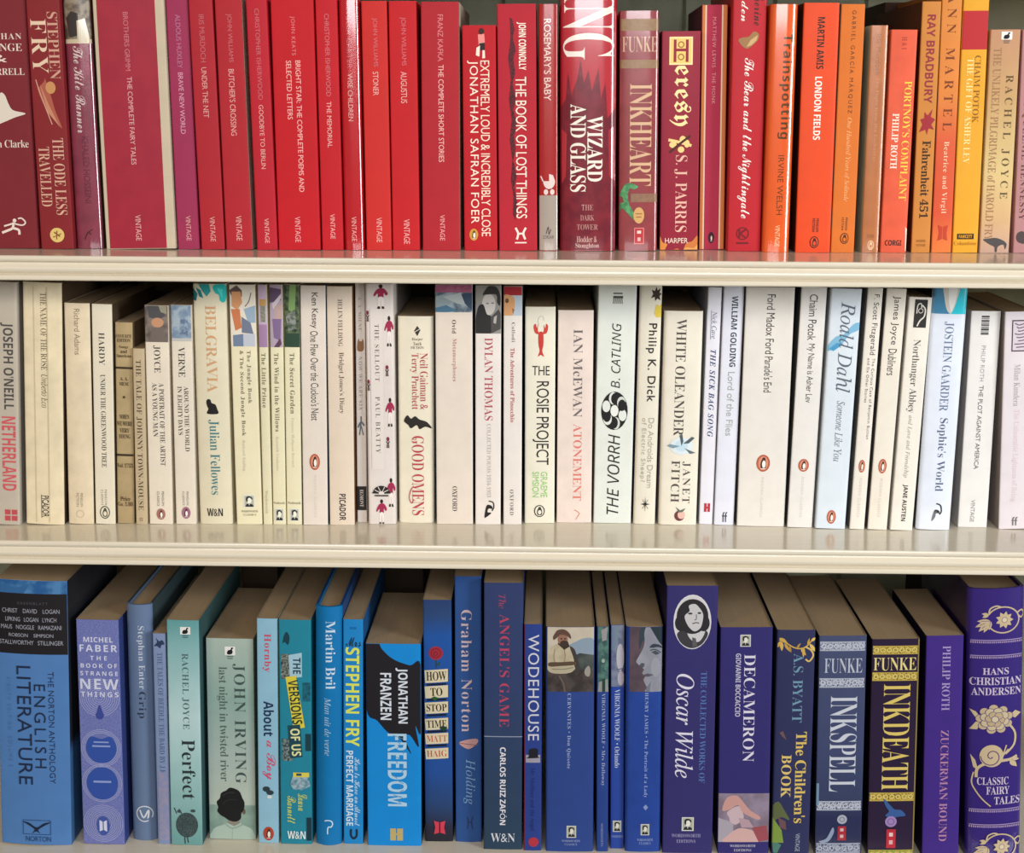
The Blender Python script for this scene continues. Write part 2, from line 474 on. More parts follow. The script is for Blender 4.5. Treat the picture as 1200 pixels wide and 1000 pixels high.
# ------------------------------------------------------------------ marks used on many spines
def penguin(y0, y1, c0, c1, ring='b0583e', body='4a2a22', belly='efe6da'):
    return P('publisher_logo', y0, y1, c0, c1, [('e', .5, .5, .5, .5, ring), ('e', .5, .5, .36, .40, 'c98a70' if ring == 'b0583e' else ring), ('e', .54, .27, .12, .11, body), ('p', [(.42, .26), (.62, .26), (.70, .50), (.66, .80), (.36, .80), (.30, .54)], body), ('e', .55, .56, .13, .22, belly), ('l', [(.34, .84), (.5, .82), (.68, .84)], .025, belly)])
def penguin_line(y0, y1, c0, c1, col, paper):
    return P('publisher_logo', y0, y1, c0, c1, [('e', .5, .5, .5, .5, col), ('e', .5, .5, .40, .42, paper), ('e', .52, .28, .15, .13, col), ('p', [(.38, .3), (.66, .3), (.76, .56), (.7, .82), (.34, .82), (.26, .56)], col), ('e', .52, .60, .16, .18, paper)])
def swan(y0, y1, c0, c1):
    return P('publisher_logo', y0, y1, c0, c1, [('r', 0, 0, 1, .62, 'e9e7e0'), ('p', [(.2, .5), (.3, .28), (.55, .22), (.62, .08), (.78, .06), (.8, .16), (.7, .2), (.76, .38), (.66, .54), (.35, .58)], '16181a'), ('r', .2, .7, .8, .76, '3c4a4a'), ('r', .25, .84, .75, .9, '3c4a4a')])
def portrait_stamp(y0, y1, c0, c1):
    return P('publisher_logo', y0, y1, c0, c1, [('r', 0, 0, 1, 1, 'd8d6cc'), ('r', .08, .07, .92, .93, 'a9ad9d'), ('e', .5, .42, .22, .26, 'e4e0d2'), ('p', [(.24, .5), (.24, .2), (.5, .1), (.78, .22), (.76, .4), (.6, .24), (.4, .28), (.36, .52)], '26282a'), ('p', [(.14, .93), (.24, .72), (.5, .68), (.8, .74), (.9, .93)], '26282a'), ('p', [(.45, .7), (.55, .7), (.5, .85)], 'e4e0d2')])
def vlogo(y0, y1, c0, c1, col):   # two open pages
    return P('publisher_logo', y0, y1, c0, c1, [('p', [(0, .04), (.45, .14), (.45, .86), (0, .96), (.12, .5)], col), ('p', [(1, .04), (.55, .14), (.55, .86), (1, .96), (.88, .5)], col)])
def lines_h(name, txts, k, col, rows, c0, c1):
    return [T('h', s, k, col, a, b_, c0 + (c1 - c0) * (1 - w) / 2, c1 - (c1 - c0) * (1 - w) / 2, name) for s, (a, b_, w) in zip(txts, rows)]
def figure(y0, y1, c0, c1, top='9a2a4c', legs='e6dcd6', head='2a1c1a'):
    return P('printed_figure', y0, y1, c0, c1, [('e', .5, .09, .13, .08, head), ('p', [(.3, .2), (.7, .18), (.95, .38), (.82, .46), (.68, .36), (.66, .55), (.34, .55), (.3, .38), (.1, .5), (.04, .42)], top), ('p', [(.34, .55), (.66, .55), (.66, .9), (.56, .9), (.5, .62), (.44, .9), (.34, .9)], legs), ('p', [(.30, .9), (.45, .9), (.45, 1), (.26, 1)], head), ('p', [(.55, .9), (.68, .9), (.74, 1), (.55, 1)], head)])
def petal(cx, cy, ang, ln, w, asp, n=9):
    """a pointed leaf from (cx, cy); lengths are shares of the picture's width, asp its height over its width"""
    up = []; dn = []
    for i in range(n):
        t = i / (n - 1); h = w * math.sin(math.pi * t ** .8)
        for sgn, L in ((1, up), (-1, dn)):
            a, b = t * ln, sgn * h
            L.append((cx + a * math.cos(ang) - b * math.sin(ang), cy + (a * math.sin(ang) + b * math.cos(ang)) / asp))
    return up + dn[::-1][1:-1]
def vintage(y0, y1, c0, c1, col='e8a0a0'): return U('d', 'VINTAGE', 'sans', col, y0, y1, c0, c1)

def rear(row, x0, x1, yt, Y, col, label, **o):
    """a book standing behind the others; these also make the back gaps look dark"""
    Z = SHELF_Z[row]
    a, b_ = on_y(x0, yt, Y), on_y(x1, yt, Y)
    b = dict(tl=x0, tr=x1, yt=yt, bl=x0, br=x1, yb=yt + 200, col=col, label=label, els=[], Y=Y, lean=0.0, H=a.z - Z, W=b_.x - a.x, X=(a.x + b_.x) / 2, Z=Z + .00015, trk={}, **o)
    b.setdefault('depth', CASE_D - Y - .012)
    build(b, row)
# ================================================================== top shelf
W1 = 'f0ded0'
def VB(tl, tr, yt, bl, br, yb, col, label, au, a0, a1, ti, t0, t1, v0, c0=.40, c1=.62, acol='c96a70', tcol='e6aaa2', **o):
    B(0, tl, tr, yt, bl, br, yb, col, label, [A('d', au, 'sans', acol, a0, a1, c0, c1), T('d', ti, 'sans', tcol, t0, t1, c0, c1), vintage(v0, v0 + 29, c0 + .02, c1 + .02, 'e6aaa4')], **o)

B(0, -46, 28, -22, -28, 47.5, 291.5, '80242c', 'thick maroon book with centred pale capitals above a white raven silhouette', [
    A('h', 'JONATHAN', 'r', W1, 39, 47, .06, .90), T('h', 'STRANGE', 'r', W1, 51, 60, .14, .90), T('h', '&', 'i', W1, 64, 73, .40, .66), T('h', 'Mr NORRELL', 'r', W1, 80, 88, .05, .92),
    P('raven_emblem', 108, 146, .22, .90, [('p', [(0, .5), (.2, .2), (.34, .3), (.45, .02), (.55, .1), (.62, .36), (.72, .56), (1, .66), (.75, .78), (.5, .92), (.3, 1), (.1, .84)], 'e8dccb')]),
    A('h', 'Susanna Clarke', 'r', W1, 164, 173, .02, .92),
    P('publisher_logo', 254, 276, .42, .80, [('e', .55, .2, .08, .1, W1), ('l', [(.5, .3), (.45, .6), (.2, .75), (0, .85)], .05, W1), ('l', [(.45, .6), (.7, .7), (.72, .95)], .05, W1), ('l', [(.5, .35), (.1, .5)], .035, W1), ('l', [(.5, .35), (.85, .45), (1, .3), (.85, .08), (.7, .1)], .03, W1)])],
  rc=.002, depth=.15)
B(0, 29, 70, -8, 48.5, 87.3, 292.3, '8a2429', 'maroon paperback with a winged figure and a pale round emblem at its foot', [
    A('d', 'STEPHEN', 'r', 'd9a58e', 14, 93, .60, .92), A('d', 'FRY', 'r', 'f0d2b4', 22, 86, .10, .56),
    P('winged_figure', 92, 152, .12, .88, [('p', [(.38, .05), (.42, 0), (.6, .3), (.75, .62), (.98, .98), (.6, .74), (.3, .5), (.1, .2), (.2, .15)], 'b4604c'), ('p', [(.2, .1), (.5, .5), (.9, .95), (.45, .66)], 'cf8d6c'), ('e', .62, .18, .2, .12, 'd2955f'), ('l', [(.05, .02), (.2, .3), (.6, .9)], .02, 'd9a58e')]),
    T('d', 'THE ODE LESS', 'r', 'e2b198', 162, 252, .54, .88), T('d', 'TRAVELLED', 'r', 'e2b198', 172, 242, .10, .44),
    P('publisher_logo', 267, 284, .30, .74, [('e', .5, .5, .5, .5, 'e8c878'), ('l', [(.3, .3), (.7, .6)], .05, '8a5a2a'), ('l', [(.5, .2), (.45, .8)], .04, '8a5a2a'), ('l', [(.2, .65), (.8, .4)], .03, '8a5a2a')])], rough=.56)
B(0, 70.5, 104, -6, 88.5, 120, 292, '8c3b4e', 'worn mauve paperback in cracked glossy laminate with a grey photograph at its head', [
    P('spine_picture', -10, 47, 0, 1, [('r', 0, 0, 1, 1, ('5a4c3e', '968a74', 160, .3)), ('p', [(.1, .55), (.3, .4), (.55, .45), (.6, .9), (.2, .95)], '3a3230'), ('p', [(.5, .6), (.8, .55), (.95, 1), (.5, 1)], 'd6c9ac')]),
    R(46, 51, 0, 1, 'd8c8a8'), T('d', 'The Kite Runner', 's', 'e8d0cc', 54, 156, .30, .66), A('d', 'KHALED HOSSEINI', 'sans', '6c2a3c', 160, 238, .45, .68),
    P('publisher_logo', 268, 282, .35, .7, [('l', [(0, .9), (.4, .3), (.7, .5)], .05, '4c2028'), ('l', [(.4, .3), (.9, .05)], .04, '4c2028')])],
  rough=.16, coat=.8, bulge=.0025, rc=.002, worn=.18, side='3a2a26')
B(0, 107.5, 192, -5, 124.8, 206.5, 292.5, 'd9c9ac', 'widest crimson paperback with cream strips along both edges of its spine', [
    P('colour_panel', -30, 300, .055, .875, [('r', 0, 0, 1, 1, ('a9283c', 'b02c3e', 60, .42))]),
    A('d', 'BROTHERS GRIMM', 'sans', 'd77f86', 14, 83, .42, .49), T('d', 'THE COMPLETE FAIRY TALES', 'sans', 'f0b8b4', 90, 193, .43, .50), vintage(252, 282, .44, .52, 'f0b8b4')], side='d9c9ac', depth=.135)
VB(193.2, 219.5, -3, 207.3, 235, 292.5, 'a53358', 'magenta paperback with faded lilac and pink capitals, beside the widest crimson one',
   'ALDOUS HUXLEY', 17, 80, 'BRAVE NEW WORLD', 85, 157, 253, acol='c67a9c', tcol='e8a8bc')
VB(220.3, 248, -3, 235.8, 263.5, 293, 'b32630', 'dull red paperback lettered under the net', 'IRIS MURDOCH', 17, 73, 'UNDER THE NET', 79, 138, 254)
VB(250.8, 282.5, -3, 265.3, 295.5, 293.2, 'b0242e', "dull red paperback lettered butcher's crossing", 'JOHN WILLIAMS', 16, 73, "BUTCHER'S CROSSING", 81, 159, 253, side='b9a894')
VB(287.5, 312.5, -3, 301.3, 325.5, 293.5, 'b9202e', 'red paperback lettered goodbye to berlin', 'CHRISTOPHER ISHERWOOD', 10, 117, 'GOODBYE TO BERLIN', 123, 198, 256)
B(0, 315.5, 367.5, 0, 326.8, 374.8, 293.5, 'b81620', 'thick bright red paperback with its title in two columns, lettered bright star', [
    A('d', 'JOHN KEATS', 'sans', 'd97a78', 19, 65, .44, .56), T('d', 'BRIGHT STAR: THE COMPLETE POEMS AND', 'sans', 'f0b4ac', 71, 225, .54, .66), T('d', 'SELECTED LETTERS', 'sans', 'f0b4ac', 71, 140, .32, .44), vintage(254, 284, .41, .54)])
VB(369, 394.5, -1, 377.6, 402.3, 293.5, 'b81a24', 'slim red paperback lettered the memorial', 'CHRISTOPHER ISHERWOOD', 16, 113, 'THE MEMORIAL', 119, 173, 251)
VB(396, 420.5, 0, 404, 427.3, 293.5, 'b5141f', 'shiny red paperback lettered wise children', 'ANGELA CARTER', 3, 80, 'WISE CHILDREN', 86, 142, 254, rough=.15, coat=1.0, bulge=.0016, rc=.0025, c0=.36, c1=.6)
VB(422.6, 453.3, 1.5, 430, 458.3, 293.7, 'c22a26', 'orange-red paperback with the short title stoner', 'JOHN WILLIAMS', 21, 78, 'STONER', 84, 112, 255)
VB(455.3, 487.3, 1.5, 460, 492.3, 293.7, 'bb1c22', 'bright red paperback lettered augustus', 'JOHN WILLIAMS', 20, 77, 'AUGUSTUS', 84, 121, 257)
B(0, 493.3, 537.3, 2.3, 495, 539.3, 294, 'a9222c', 'thick dark red paperback lettered the complete short stories', [
    A('d', 'FRANZ KAFKA', 'sans', 'd98080', 17, 72, .44, .58), T('d', 'THE COMPLETE SHORT STORIES', 'sans', 'efb8b0', 76, 190, .45, .59), vintage(252, 282, .47, .60)], side='b8aa96')
B(0, 542, 580.3, 30, 543.6, 583.6, 294, 'b41a24', 'short red paperback with a small running boy above hand-drawn lettering', [
    P('printed_figure', 33, 70, .34, .76, [('e', .55, .1, .2, .1, '3a2420'), ('p', [(.3, .2), (.75, .18), (.8, .5), (.35, .52)], 'e58c86'), ('p', [(.4, .48), (.8, .46), (.78, .72), (.45, .7)], '2a2624'), ('p', [(.2, .62), (.45, .55), (.4, .9), (.15, .86)], 'efe0d0'), ('p', [(.62, .7), (.78, .7), (.8, .95), (.6, .96)], 'efe0d0')]),
    T('d', 'EXTREMELY LOUD & INCREDIBLY CLOSE', 'sans', 'f2dcc6', 71, 277, .53, .80), A('d', 'JONATHAN SAFRAN FOER', 'sans', 'f6e4d0', 71, 262, .14, .46), penguin(268, 282, .16, .42, ring='c8963c')])
B(0, 582, 628.3, 5, 585.2, 629.3, 294.3, 'b02230', 'crimson paperback with a dark tangle of thorns beside hand-cut white capitals', [
    P('thorn_pattern', 20, 258, .28, .50, [('p', [(.2, .0), (.5, .01), (.75, .06), (.55, .1), (.9, .16), (.6, .2), (.8, .27), (.5, .32), (.85, .4), (.55, .45), (.95, .52), (.6, .58), (.8, .64), (.5, .7), (.9, .78), (.6, .83), (.95, .92), (.7, 1), (.4, .97), (.5, .88), (.2, .8), (.4, .7), (.1, .6), (.35, .5), (.05, .4), (.3, .3), (.0, .2), (.3, .1)], ('3a1a1e', '6a202a', 700, .5))]),
    A('d', 'JOHN CONNOLLY', 'sb', 'f6ead8', 26, 82, .50, .74), T('d', 'THE BOOK OF LOST THINGS', 'sans', 'f2e2d0', 90, 256, .46, .74),
    P('publisher_logo', 267, 286, .40, .74, [('l', [(.1, 0), (.3, .35), (.2, .72)], .08, W1), ('l', [(.9, 0), (.7, .35), (.85, .72)], .08, W1), ('l', [(.25, .36), (.75, .36)], .07, W1), ('r', .05, .88, .95, .96, W1)])], depth=.14)
B(0, 631, 653.5, 5, 631.7, 653.6, 294.2, 'a01f1f', 'slim dark red paperback with a grey foot and a small white pram', [
    R(229, 297, 0, 1, 'a79c90'), T('d', "ROSEMARY'S BABY", 'sans', 'efd0c4', 22, 118, .28, .66),
    P('pram_emblem', 204, 228, .08, .92, [('p', ell(.55, .35, .38, .38, 14, 0, math.pi) + [(.17, .35)], 'e6d4cc'), ('p', [(.55, .35), (.55, 0), (.8, .06), (.93, .35)], 'e6d4cc'), ('e', .35, .88, .14, .14, 'e6d4cc'), ('e', .75, .88, .14, .14, 'e6d4cc'), ('l', [(.17, .35), (.02, .1)], .04, 'e6d4cc')]),
    U('h', 'CORSAIR', 'sans', '5c5048', 276, 280, .2, .8), P('publisher_logo', 266, 275, .35, .65, [('l', [(.1, .9), (.5, 0), (.6, 1), (.95, .3)], .07, '4c4038')])], rough=.2, coat=.5, bulge=.0012)
B(0, 657.5, 723, -55, 655.3, 722.3, 294.6, 'b52230', 'tall glossy red paperback with giant white letters and a dark maroon lower half', [
    P('printed_picture', 70, 296, 0, 1, [('p', [(0, .25), (.1, .2), (.14, .06), (.2, .18), (.3, .1), (.36, 0), (.42, .12), (.5, .05), (.56, .16), (.68, .04), (.72, .2), (.8, .12), (.84, .3), (1, .24), (1, 1), (0, 1)], ('6b1f2b', '7c2530', 90, .2)), ('p', [(.02, .35), (.12, .38), (.1, .6), (.03, .64)], 'b02a34'), ('p', [(.86, .36), (.96, .34), (.98, .62), (.88, .6)], 'aa2634')]),
    A('d', 'KING', 'r', 'f2e8dc', -46, 70, .05, .95),
    T('d', 'WIZARD', 'b', 'f4ecdc', 136, 213, .48, .76), T('d', 'AND GLASS', 'b', 'f4ecdc', 122, 225, .18, .46),
    *lines_h('title', ['THE', 'DARK', 'TOWER'], 'r', 'c08a84', [(240, 246.5, .5), (252, 258.5, .6), (263, 269.5, .9)], .28, .70),
    U('h', 'Hodder &', 'r', 'd9a8a0', 277, 284, .30, .66), U('h', 'Stoughton', 'r', 'd9a8a0', 285, 292, .28, .70)], rough=.2, coat=1.0, bulge=.0035, rc=.004, depth=.15)
B(0, 727, 772.5, 13, 724.7, 770, 294.5, '8f3a3e', 'scuffed rose-brown paperback with a green lizard near its foot', [
    R(22, 36, 0, 1, ('8a6a4a', '947450', 300, .3), 'colour_band'), A('h', 'FUNKE', 'r', 'cfa88a', 43, 61, .06, .96), R(70, 80, 0, 1, ('8a6a4a', '947450', 300, .3)),
    T('d', 'INKHEART', 'r', 'dcb48c', 98, 218, .26, .84), R(227, 237, .3, 1, ('84604a', '8e6a4e', 300, .3)),
    P('lizard_picture', 214, 264, 0, .55, [('p', [(.1, .2), (.3, .04), (.6, .02), (.9, .1), (.7, .16), (.5, .14), (.42, .3), (.48, .5), (.7, .7), (.95, .96), (.6, .82), (.3, .66), (.12, .6), (.05, .7), (.04, .5), (.22, .46), (.16, .34), (.02, .3)], ('3c7a4a', '57a066', 300, .3))]),
    P('publisher_logo', 243, 262, .38, .66, [('e', .5, .5, .5, .5, 'd8a868'), ('l', [(.2, .4), (.8, .4)], .05, '9a6a3a'), ('l', [(.25, .6), (.75, .6)], .05, '9a6a3a')]),
    P('publisher_label', 267, 286, .40, .66, [('r', 0, 0, 1, 1, 'e08a84'), ('r', .08, .05, .92, .95, 'bb2f3a'), ('r', .3, .18, .7, .36, 'f0d8cc'), ('r', .35, .6, .65, .82, 'e8c0b4')])], rough=.22, coat=.8, bulge=.002, rc=.002, worn=.14)
B(0, 776, 821, 37, 772.5, 817.8, 293.6, '8f1f33', 'short wine-red paperback with gold blackletter and an ornamental gold initial', [
    P('gold_initial', 43, 76, .20, .80, [('r', 0, 0, 1, 1, 'f0dc9c'), ('r', .06, .06, .94, .94, 'e8c870'), ('r', .18, .1, .3, .9, '8f1f33'), ('r', .7, .1, .82, .9, '8f1f33'), ('r', .3, .42, .7, .52, '8f1f33'), ('o', .5, .28, .14, .05, '9c6a30'), ('o', .5, .72, .14, .05, '9c6a30')]),
    T('d', 'eresy', 'f', 'f2deA0'.lower(), 77, 148, .22, .78),
    P('gold_emblem', 157, 180, .20, .80, [('l', [(0, .3), (.4, .4), (1, .6)], .06, 'e8cc84'), ('e', .2, .55, .16, .16, 'e8cc84'), ('e', .62, .3, .14, .2, 'e8cc84'), ('e', .8, .5, .12, .2, 'e8cc84'), ('e', .55, .8, .14, .16, 'e8cc84'), ('l', [(.05, .95), (.5, .5), (.95, .1)], .05, '4a2418')]),
    A('d', 'S. J. PARRIS', 'r', 'e2b2a0', 182, 272, .36, .70),
    P('flame_picture', 272, 296, 0, 1, [('p', [(0, .2), (.08, .5), (.2, .6), (.14, .9), (.3, 1), (0, 1)], 'd98a3c'), ('p', [(.3, 1), (.45, .8), (.6, .9), (.7, .55), (.85, .45), (1, .2), (1, 1)], 'c9783a'), ('p', [(.5, 1), (.7, .75), (.9, .8), (1, .6), (1, 1)], 'e0a45a')]),
    U('h', 'HARPER', 'sans', 'f0d8c8', 279, 285, .14, .74)], rough=.35, side='56202c')
B(0, 823, 853, 6, 819, 848.3, 292, 'b5304c', 'raspberry paperback edged with cream and orange stripes', [
    R(0, 298, 0, .13, 'd07a44'), R(0, 298, .13, .185, 'ecd2b4'), R(0, 298, .775, .83, 'ecd2b4'), R(0, 298, .83, 1, 'd07a44'),
    A('d', 'MATTHEW LEWIS', 'sans', 'e79aa0', 20, 79, .42, .56), T('d', 'THE MONK', 'sans', 'e79aa0', 85, 122, .42, .56), penguin(272, 285, .36, .60, ring='3c2030')], side='54303a', depth=.132)
B(0, 860, 899.5, -20, 852, 891, 295, 'b5202a', 'bright red book with white brush script and a feathered bird', [
    A('d', 'Katherine', 's', '40201c', -28, 30, .62, .90), A('d', 'Arden', 's', 'f2e6dc', -18, 25, .24, .46),
    P('bird_emblem', 37, 57, .18, .78, [('p', [(0, .5), (.2, .35), (.5, .3), (.75, .0), (1, .15), (.95, .5), (.7, .8), (.45, 1), (.2, .85)], '9a7448'), ('p', [(.4, .9), (.6, .5), (.95, .2), (.9, .5), (.65, .8)], 'c8a470')]),
    T('d', 'The Bear and the Nightingale', 's', 'f6e6de', 68, 256, .26, .66),
    P('publisher_logo', 265, 286, .22, .68, [('o', .5, .42, .42, .07, '6a1a20'), ('l', [(.3, .2), (.3, .65)], .05, '6a1a20'), ('l', [(.7, .2), (.4, .42), (.7, .65)], .05, '6a1a20'), ('r', .1, .9, .9, 1, '6a1a20')])], rough=.4, bulge=.001)
B(0, 904.5, 935.3, 5, 892.5, 925.7, 296, 'e05a1c', 'glossy orange paperback with heavy olive-brown lettering', [
    T('d', 'Trainspotting', 'sb', '553818', 40, 163, .40, .86), A('d', 'IRVINE WELSH', 'sans', '6e3a18', 182, 252, .46, .68), U('d', 'VINTAGE', 'sans', 'f4c89c', 264, 289, .44, .62)], rough=.18, coat=.8, bulge=.0022, rc=.003)
B(0, 942, 985, 3.5, 932.5, 972.3, 296.3, 'dd4a1e', 'deep orange paperback lettered london fields in black and white', [
    A('d', 'MARTIN AMIS', 'sb', '2e201a', 20, 81, .40, .60), T('d', 'LONDON FIELDS', 'sb', 'f6ece0', 90, 164, .38, .58),
    U('d', 'PENGUIN', 'sb', '4a2a1c', 256, 272, .57, .64), U('d', 'FICTION', 'sb', '4a2a1c', 256, 272, .46, .53), penguin_line(277, 291, .40, .66, '3a221a', 'dd4a1e')], rough=.42, bulge=.0012, side='3c2018')
B(0, 986, 1014.5, 5, 973.5, 1000.5, 296.3, 'd2702a', 'amber paperback with thin brown capitals above pale orange script', [
    A('d', 'GABRIEL GARCÍA MÁRQUEZ', 'sans', '6a3a20', 12, 133, .44, .68), T('d', 'One Hundred Years of Solitude', 'i', 'f0b078', 138, 236, .40, .66),
    U('d', 'PENGUIN', 'sb', '5a3420', 255, 270, .58, .66), U('d', 'FICTION', 'sb', '5a3420', 255, 270, .42, .5), penguin_line(273, 286, .38, .74, '4a2a1c', 'd2702a')], side='a09684')
B(0, 1021, 1041.3, 30, 1009, 1029.5, 296.3, 'b06c3e', 'slim faded brown paperback with barely legible lettering', [
    A('d', 'Iris Murdoch', 'sans', '8f5a34', 40, 88, .36, .62), T('d', 'The Flight from the Enchanter', 'sans', 'c58a62', 91, 190, .36, .62), U('h', 'FICTION', 'sans', '8f5a34', 275, 279, .3, .7), penguin_line(282, 293, .34, .72, 'e6c8a4', 'b06c3e')], rough=.25, coat=.4, bulge=.001, side='b4a890', worn=.1)
B(0, 1045.5, 1075.3, 35, 1031, 1062.3, 296.3, 'd85a3c', 'coral paperback with condensed yellow and white capitals', [
    U('d', 'H & I', 'r', 'a03c2c', 43, 58, .42, .6), T('d', "PORTNOY'S COMPLAINT", 'r', 'f2c84a', 95, 235, .60, .90), A('d', 'PHILIP ROTH', 'b', 'f2dcc8', 133, 198, .20, .46), U('h', 'CORGI', 'sb', '38201c', 281.5, 288, .16, .80),
    P('worn_patch', 266, 296, .88, 1, [('p', [(.3, 0), (1, .1), (1, 1), (.6, .9), (.5, .4)], 'f0d8c8')])], rough=.45, bulge=.0008, worn=.1)
B(0, 1082, 1103.2, 2, 1067, 1090.6, 296.4, 'c5803a', 'tan paperback with a dark red ink splash between two blocks of lettering', [
    A('d', 'RAY BRADBURY', 'sb', '8f3038', 17, 121, .30, .74), T('d', 'Fahrenheit 451', 'b', '3a2616', 165, 256, .34, .80),
    P('ink_splash', 128, 158, .12, .96, [('p', [(.3, .1), (.5, .25), (.8, 0), (.7, .3), (1, .4), (.75, .6), (.95, .8), (.6, .75), (.5, 1), (.4, .8), (0, .9), (.2, .6), (.05, .4), (.3, .35)], '9c2c34')]),
    U('h', 'HARPER', 'sans', '8a5a2a', 281, 284, .25, .75), U('h', 'VOYAGER', 'sans', '8a5a2a', 286, 289, .25, .75)], side='5a301c')
B(0, 1104, 1128.7, -10, 1091, 1114.3, 296.4, 'd0803c', 'slim orange book fading to red below pale serif lettering', [
    A('d', 'YANN MARTEL', 'r', '7a3a1c', -24, 153, .30, .74), T('d', 'Beatrice and Virgil', 'r', 'f4c8a4', 166, 250, .34, .66), vlogo(263, 283, .28, .78, 'b8402c')],
  grad=[(-10, 'd0843c'), (110, 'd6803c'), (165, 'd05a38'), (250, 'cf5234'), (296, 'dd7a3a')])
B(0, 1130, 1160.3, -12, 1116, 1145.4, 296.7, 'dfa02c', 'golden yellow book with a red block near its head', [
    R(12.5, 58, 0, 1, 'b52c30'), A('d', 'CHAIM POTOK', 'r', '8a5a1c', 65, 144, .54, .78), T('d', 'THE GIFT OF ASHER LEV', 'r', 'f4dc94', 68, 192, .24, .50),
    P('publisher_label', 274, 280.5, .16, .82, [('r', 0, 0, 1, 1, '2a221a'), ('t', .1, .2, .9, .8, 'FAWCETT', 'sb', 'dfa02c')]), U('h', 'Columbine', 'r', 'b07c20', 283, 287.5, .05, .95)])
B(0, 1161.5, 1196.3, 35, 1147.7, 1182.5, 297, 'c3a070', 'pale gold and pink paperback with a dark walking bird at its foot', [
    swan(37, 52, .36, .72), T('d', 'THE UNLIKELY PILGRIMAGE of HAROLD FRY', 'r', '9c7452', 56, 282, .14, .40), A('d', 'RACHEL JOYCE', 'r', '5c4a2a', 88, 233, .56, .84),
    P('bird_picture', 278, 296, .10, .92, [('p', [(0, .15), (.2, .1), (.5, .05), (.8, .2), (.98, .45), (.92, .8), (.85, .5), (.62, .62), (.58, .95), (.5, .95), (.48, .65), (.3, .5), (.1, .3)], '4c4848')])],
  grad=[(35, 'b98a6a'), (110, 'c09a68'), (200, 'd2ba80'), (255, 'cda878'), (297, 'bd9a88')])
B(0, 1199, 1233, 35, 1187, 1221, 297, 'b08080', 'dusty pink paperback with brown capitals, last on the top shelf', [
    T('d', 'MISS QUEENIE HENNESSY', 'r', '5a3434', 95, 258, .10, .36), P('bird_picture', 270, 290, .08, .6, [('e', .35, .4, .35, .35, '4c4040'), ('p', [(.3, .5), (1, .7), (.4, .8)], '4c4040')])], depth=.13)
# ================================================================== middle shelf
K = '2c2826'; G = '8a8680'
B(1, -16, 19, 331, -11, 23.5, 615.5, 'b2a898', 'grey paperback with dark condensed capitals above red ones, first on the middle shelf', [
    A('d', "JOSEPH O'NEILL", 'sb', '4c4844', 378, 480, .44, .86), T('d', 'NETHERLAND', 'sb', 'c2545a', 488, 575, .44, .90), P('publisher_logo', 597, 610, .50, .92, [('r', 0, 0, .45, .45, 'b0484e'), ('r', .55, 0, 1, .45, 'b0484e'), ('r', 0, .55, .45, 1, 'b0484e'), ('r', .55, .55, 1, 1, 'b0484e')])], rc=.002)
B(1, 26, 72, 332, 30, 76, 615.5, 'd9cbaa', 'thick yellowed paperback with a creased spine and small serif title', [
    T('d', 'THE NAME OF THE ROSE', 'r', '6a5c46', 343, 434, .46, .62), A('d', 'Umberto Eco', 'i', '5c4e3c', 439, 478, .46, .64),
    P('publisher_logo', 580, 607, .42, .64, [('r', 0, 0, 1, 1, 'd4c6a6'), ('r', 0, 0, .08, 1, K), ('r', .92, 0, 1, 1, K)]), U('d', 'PICADOR', 'sx', K, 581, 606, .44, .62),
    P('crease', 336, 612, .62, .645, [('r', 0, 0, 1, 1, 'bfae8c')]), P('crease', 336, 612, .28, .30, [('r', 0, 0, 1, 1, 'c4b492')])], worn=.1, bulge=.0012, rc=.0015, side='4a3a2a')  # dark side colour stands for the shade on its cover face
B(1, 73.6, 104, 356, 79, 110, 614.7, 'd6c6a8', 'faded cream paperback with grey lettering near its head only', [
    A('d', 'Richard Adams', 'sans', '8a7c68', 362, 416, .40, .62), U('d', 'PENGUIN', 'sans', '8a7c68', 578, 594, .50, .60), U('d', 'FICTION', 'sans', '8a7c68', 578, 594, .34, .44), P('publisher_logo', 595, 610, .32, .64, [('o', .5, .5, .48, .06, 'b5a184')])], worn=.1, bulge=.0015, side='5a4632')  # cover side coloured dark, its shade put into the colour
B(1, 107, 131.3, 357, 112, 135.7, 614.7, 'd9d0ba', 'off-white paperback lettered under the greenwood tree above a black ring emblem', [
    A('d', 'HARDY', 'r', '3c3830', 390, 428, .34, .62), T('d', 'UNDER THE GREENWOOD TREE', 'r', '3c3830', 439, 548, .38, .62), U('d', 'PENGUIN', 'sans', '5c5848', 574, 592, .50, .60), U('d', 'CLASSICS', 'sans', '5c5848', 574, 592, .32, .42), penguin_line(593, 608, .24, .74, '4c5044', 'd9d0ba')], side='4c3d2c')  # shadowed cover side painted as a dark brown
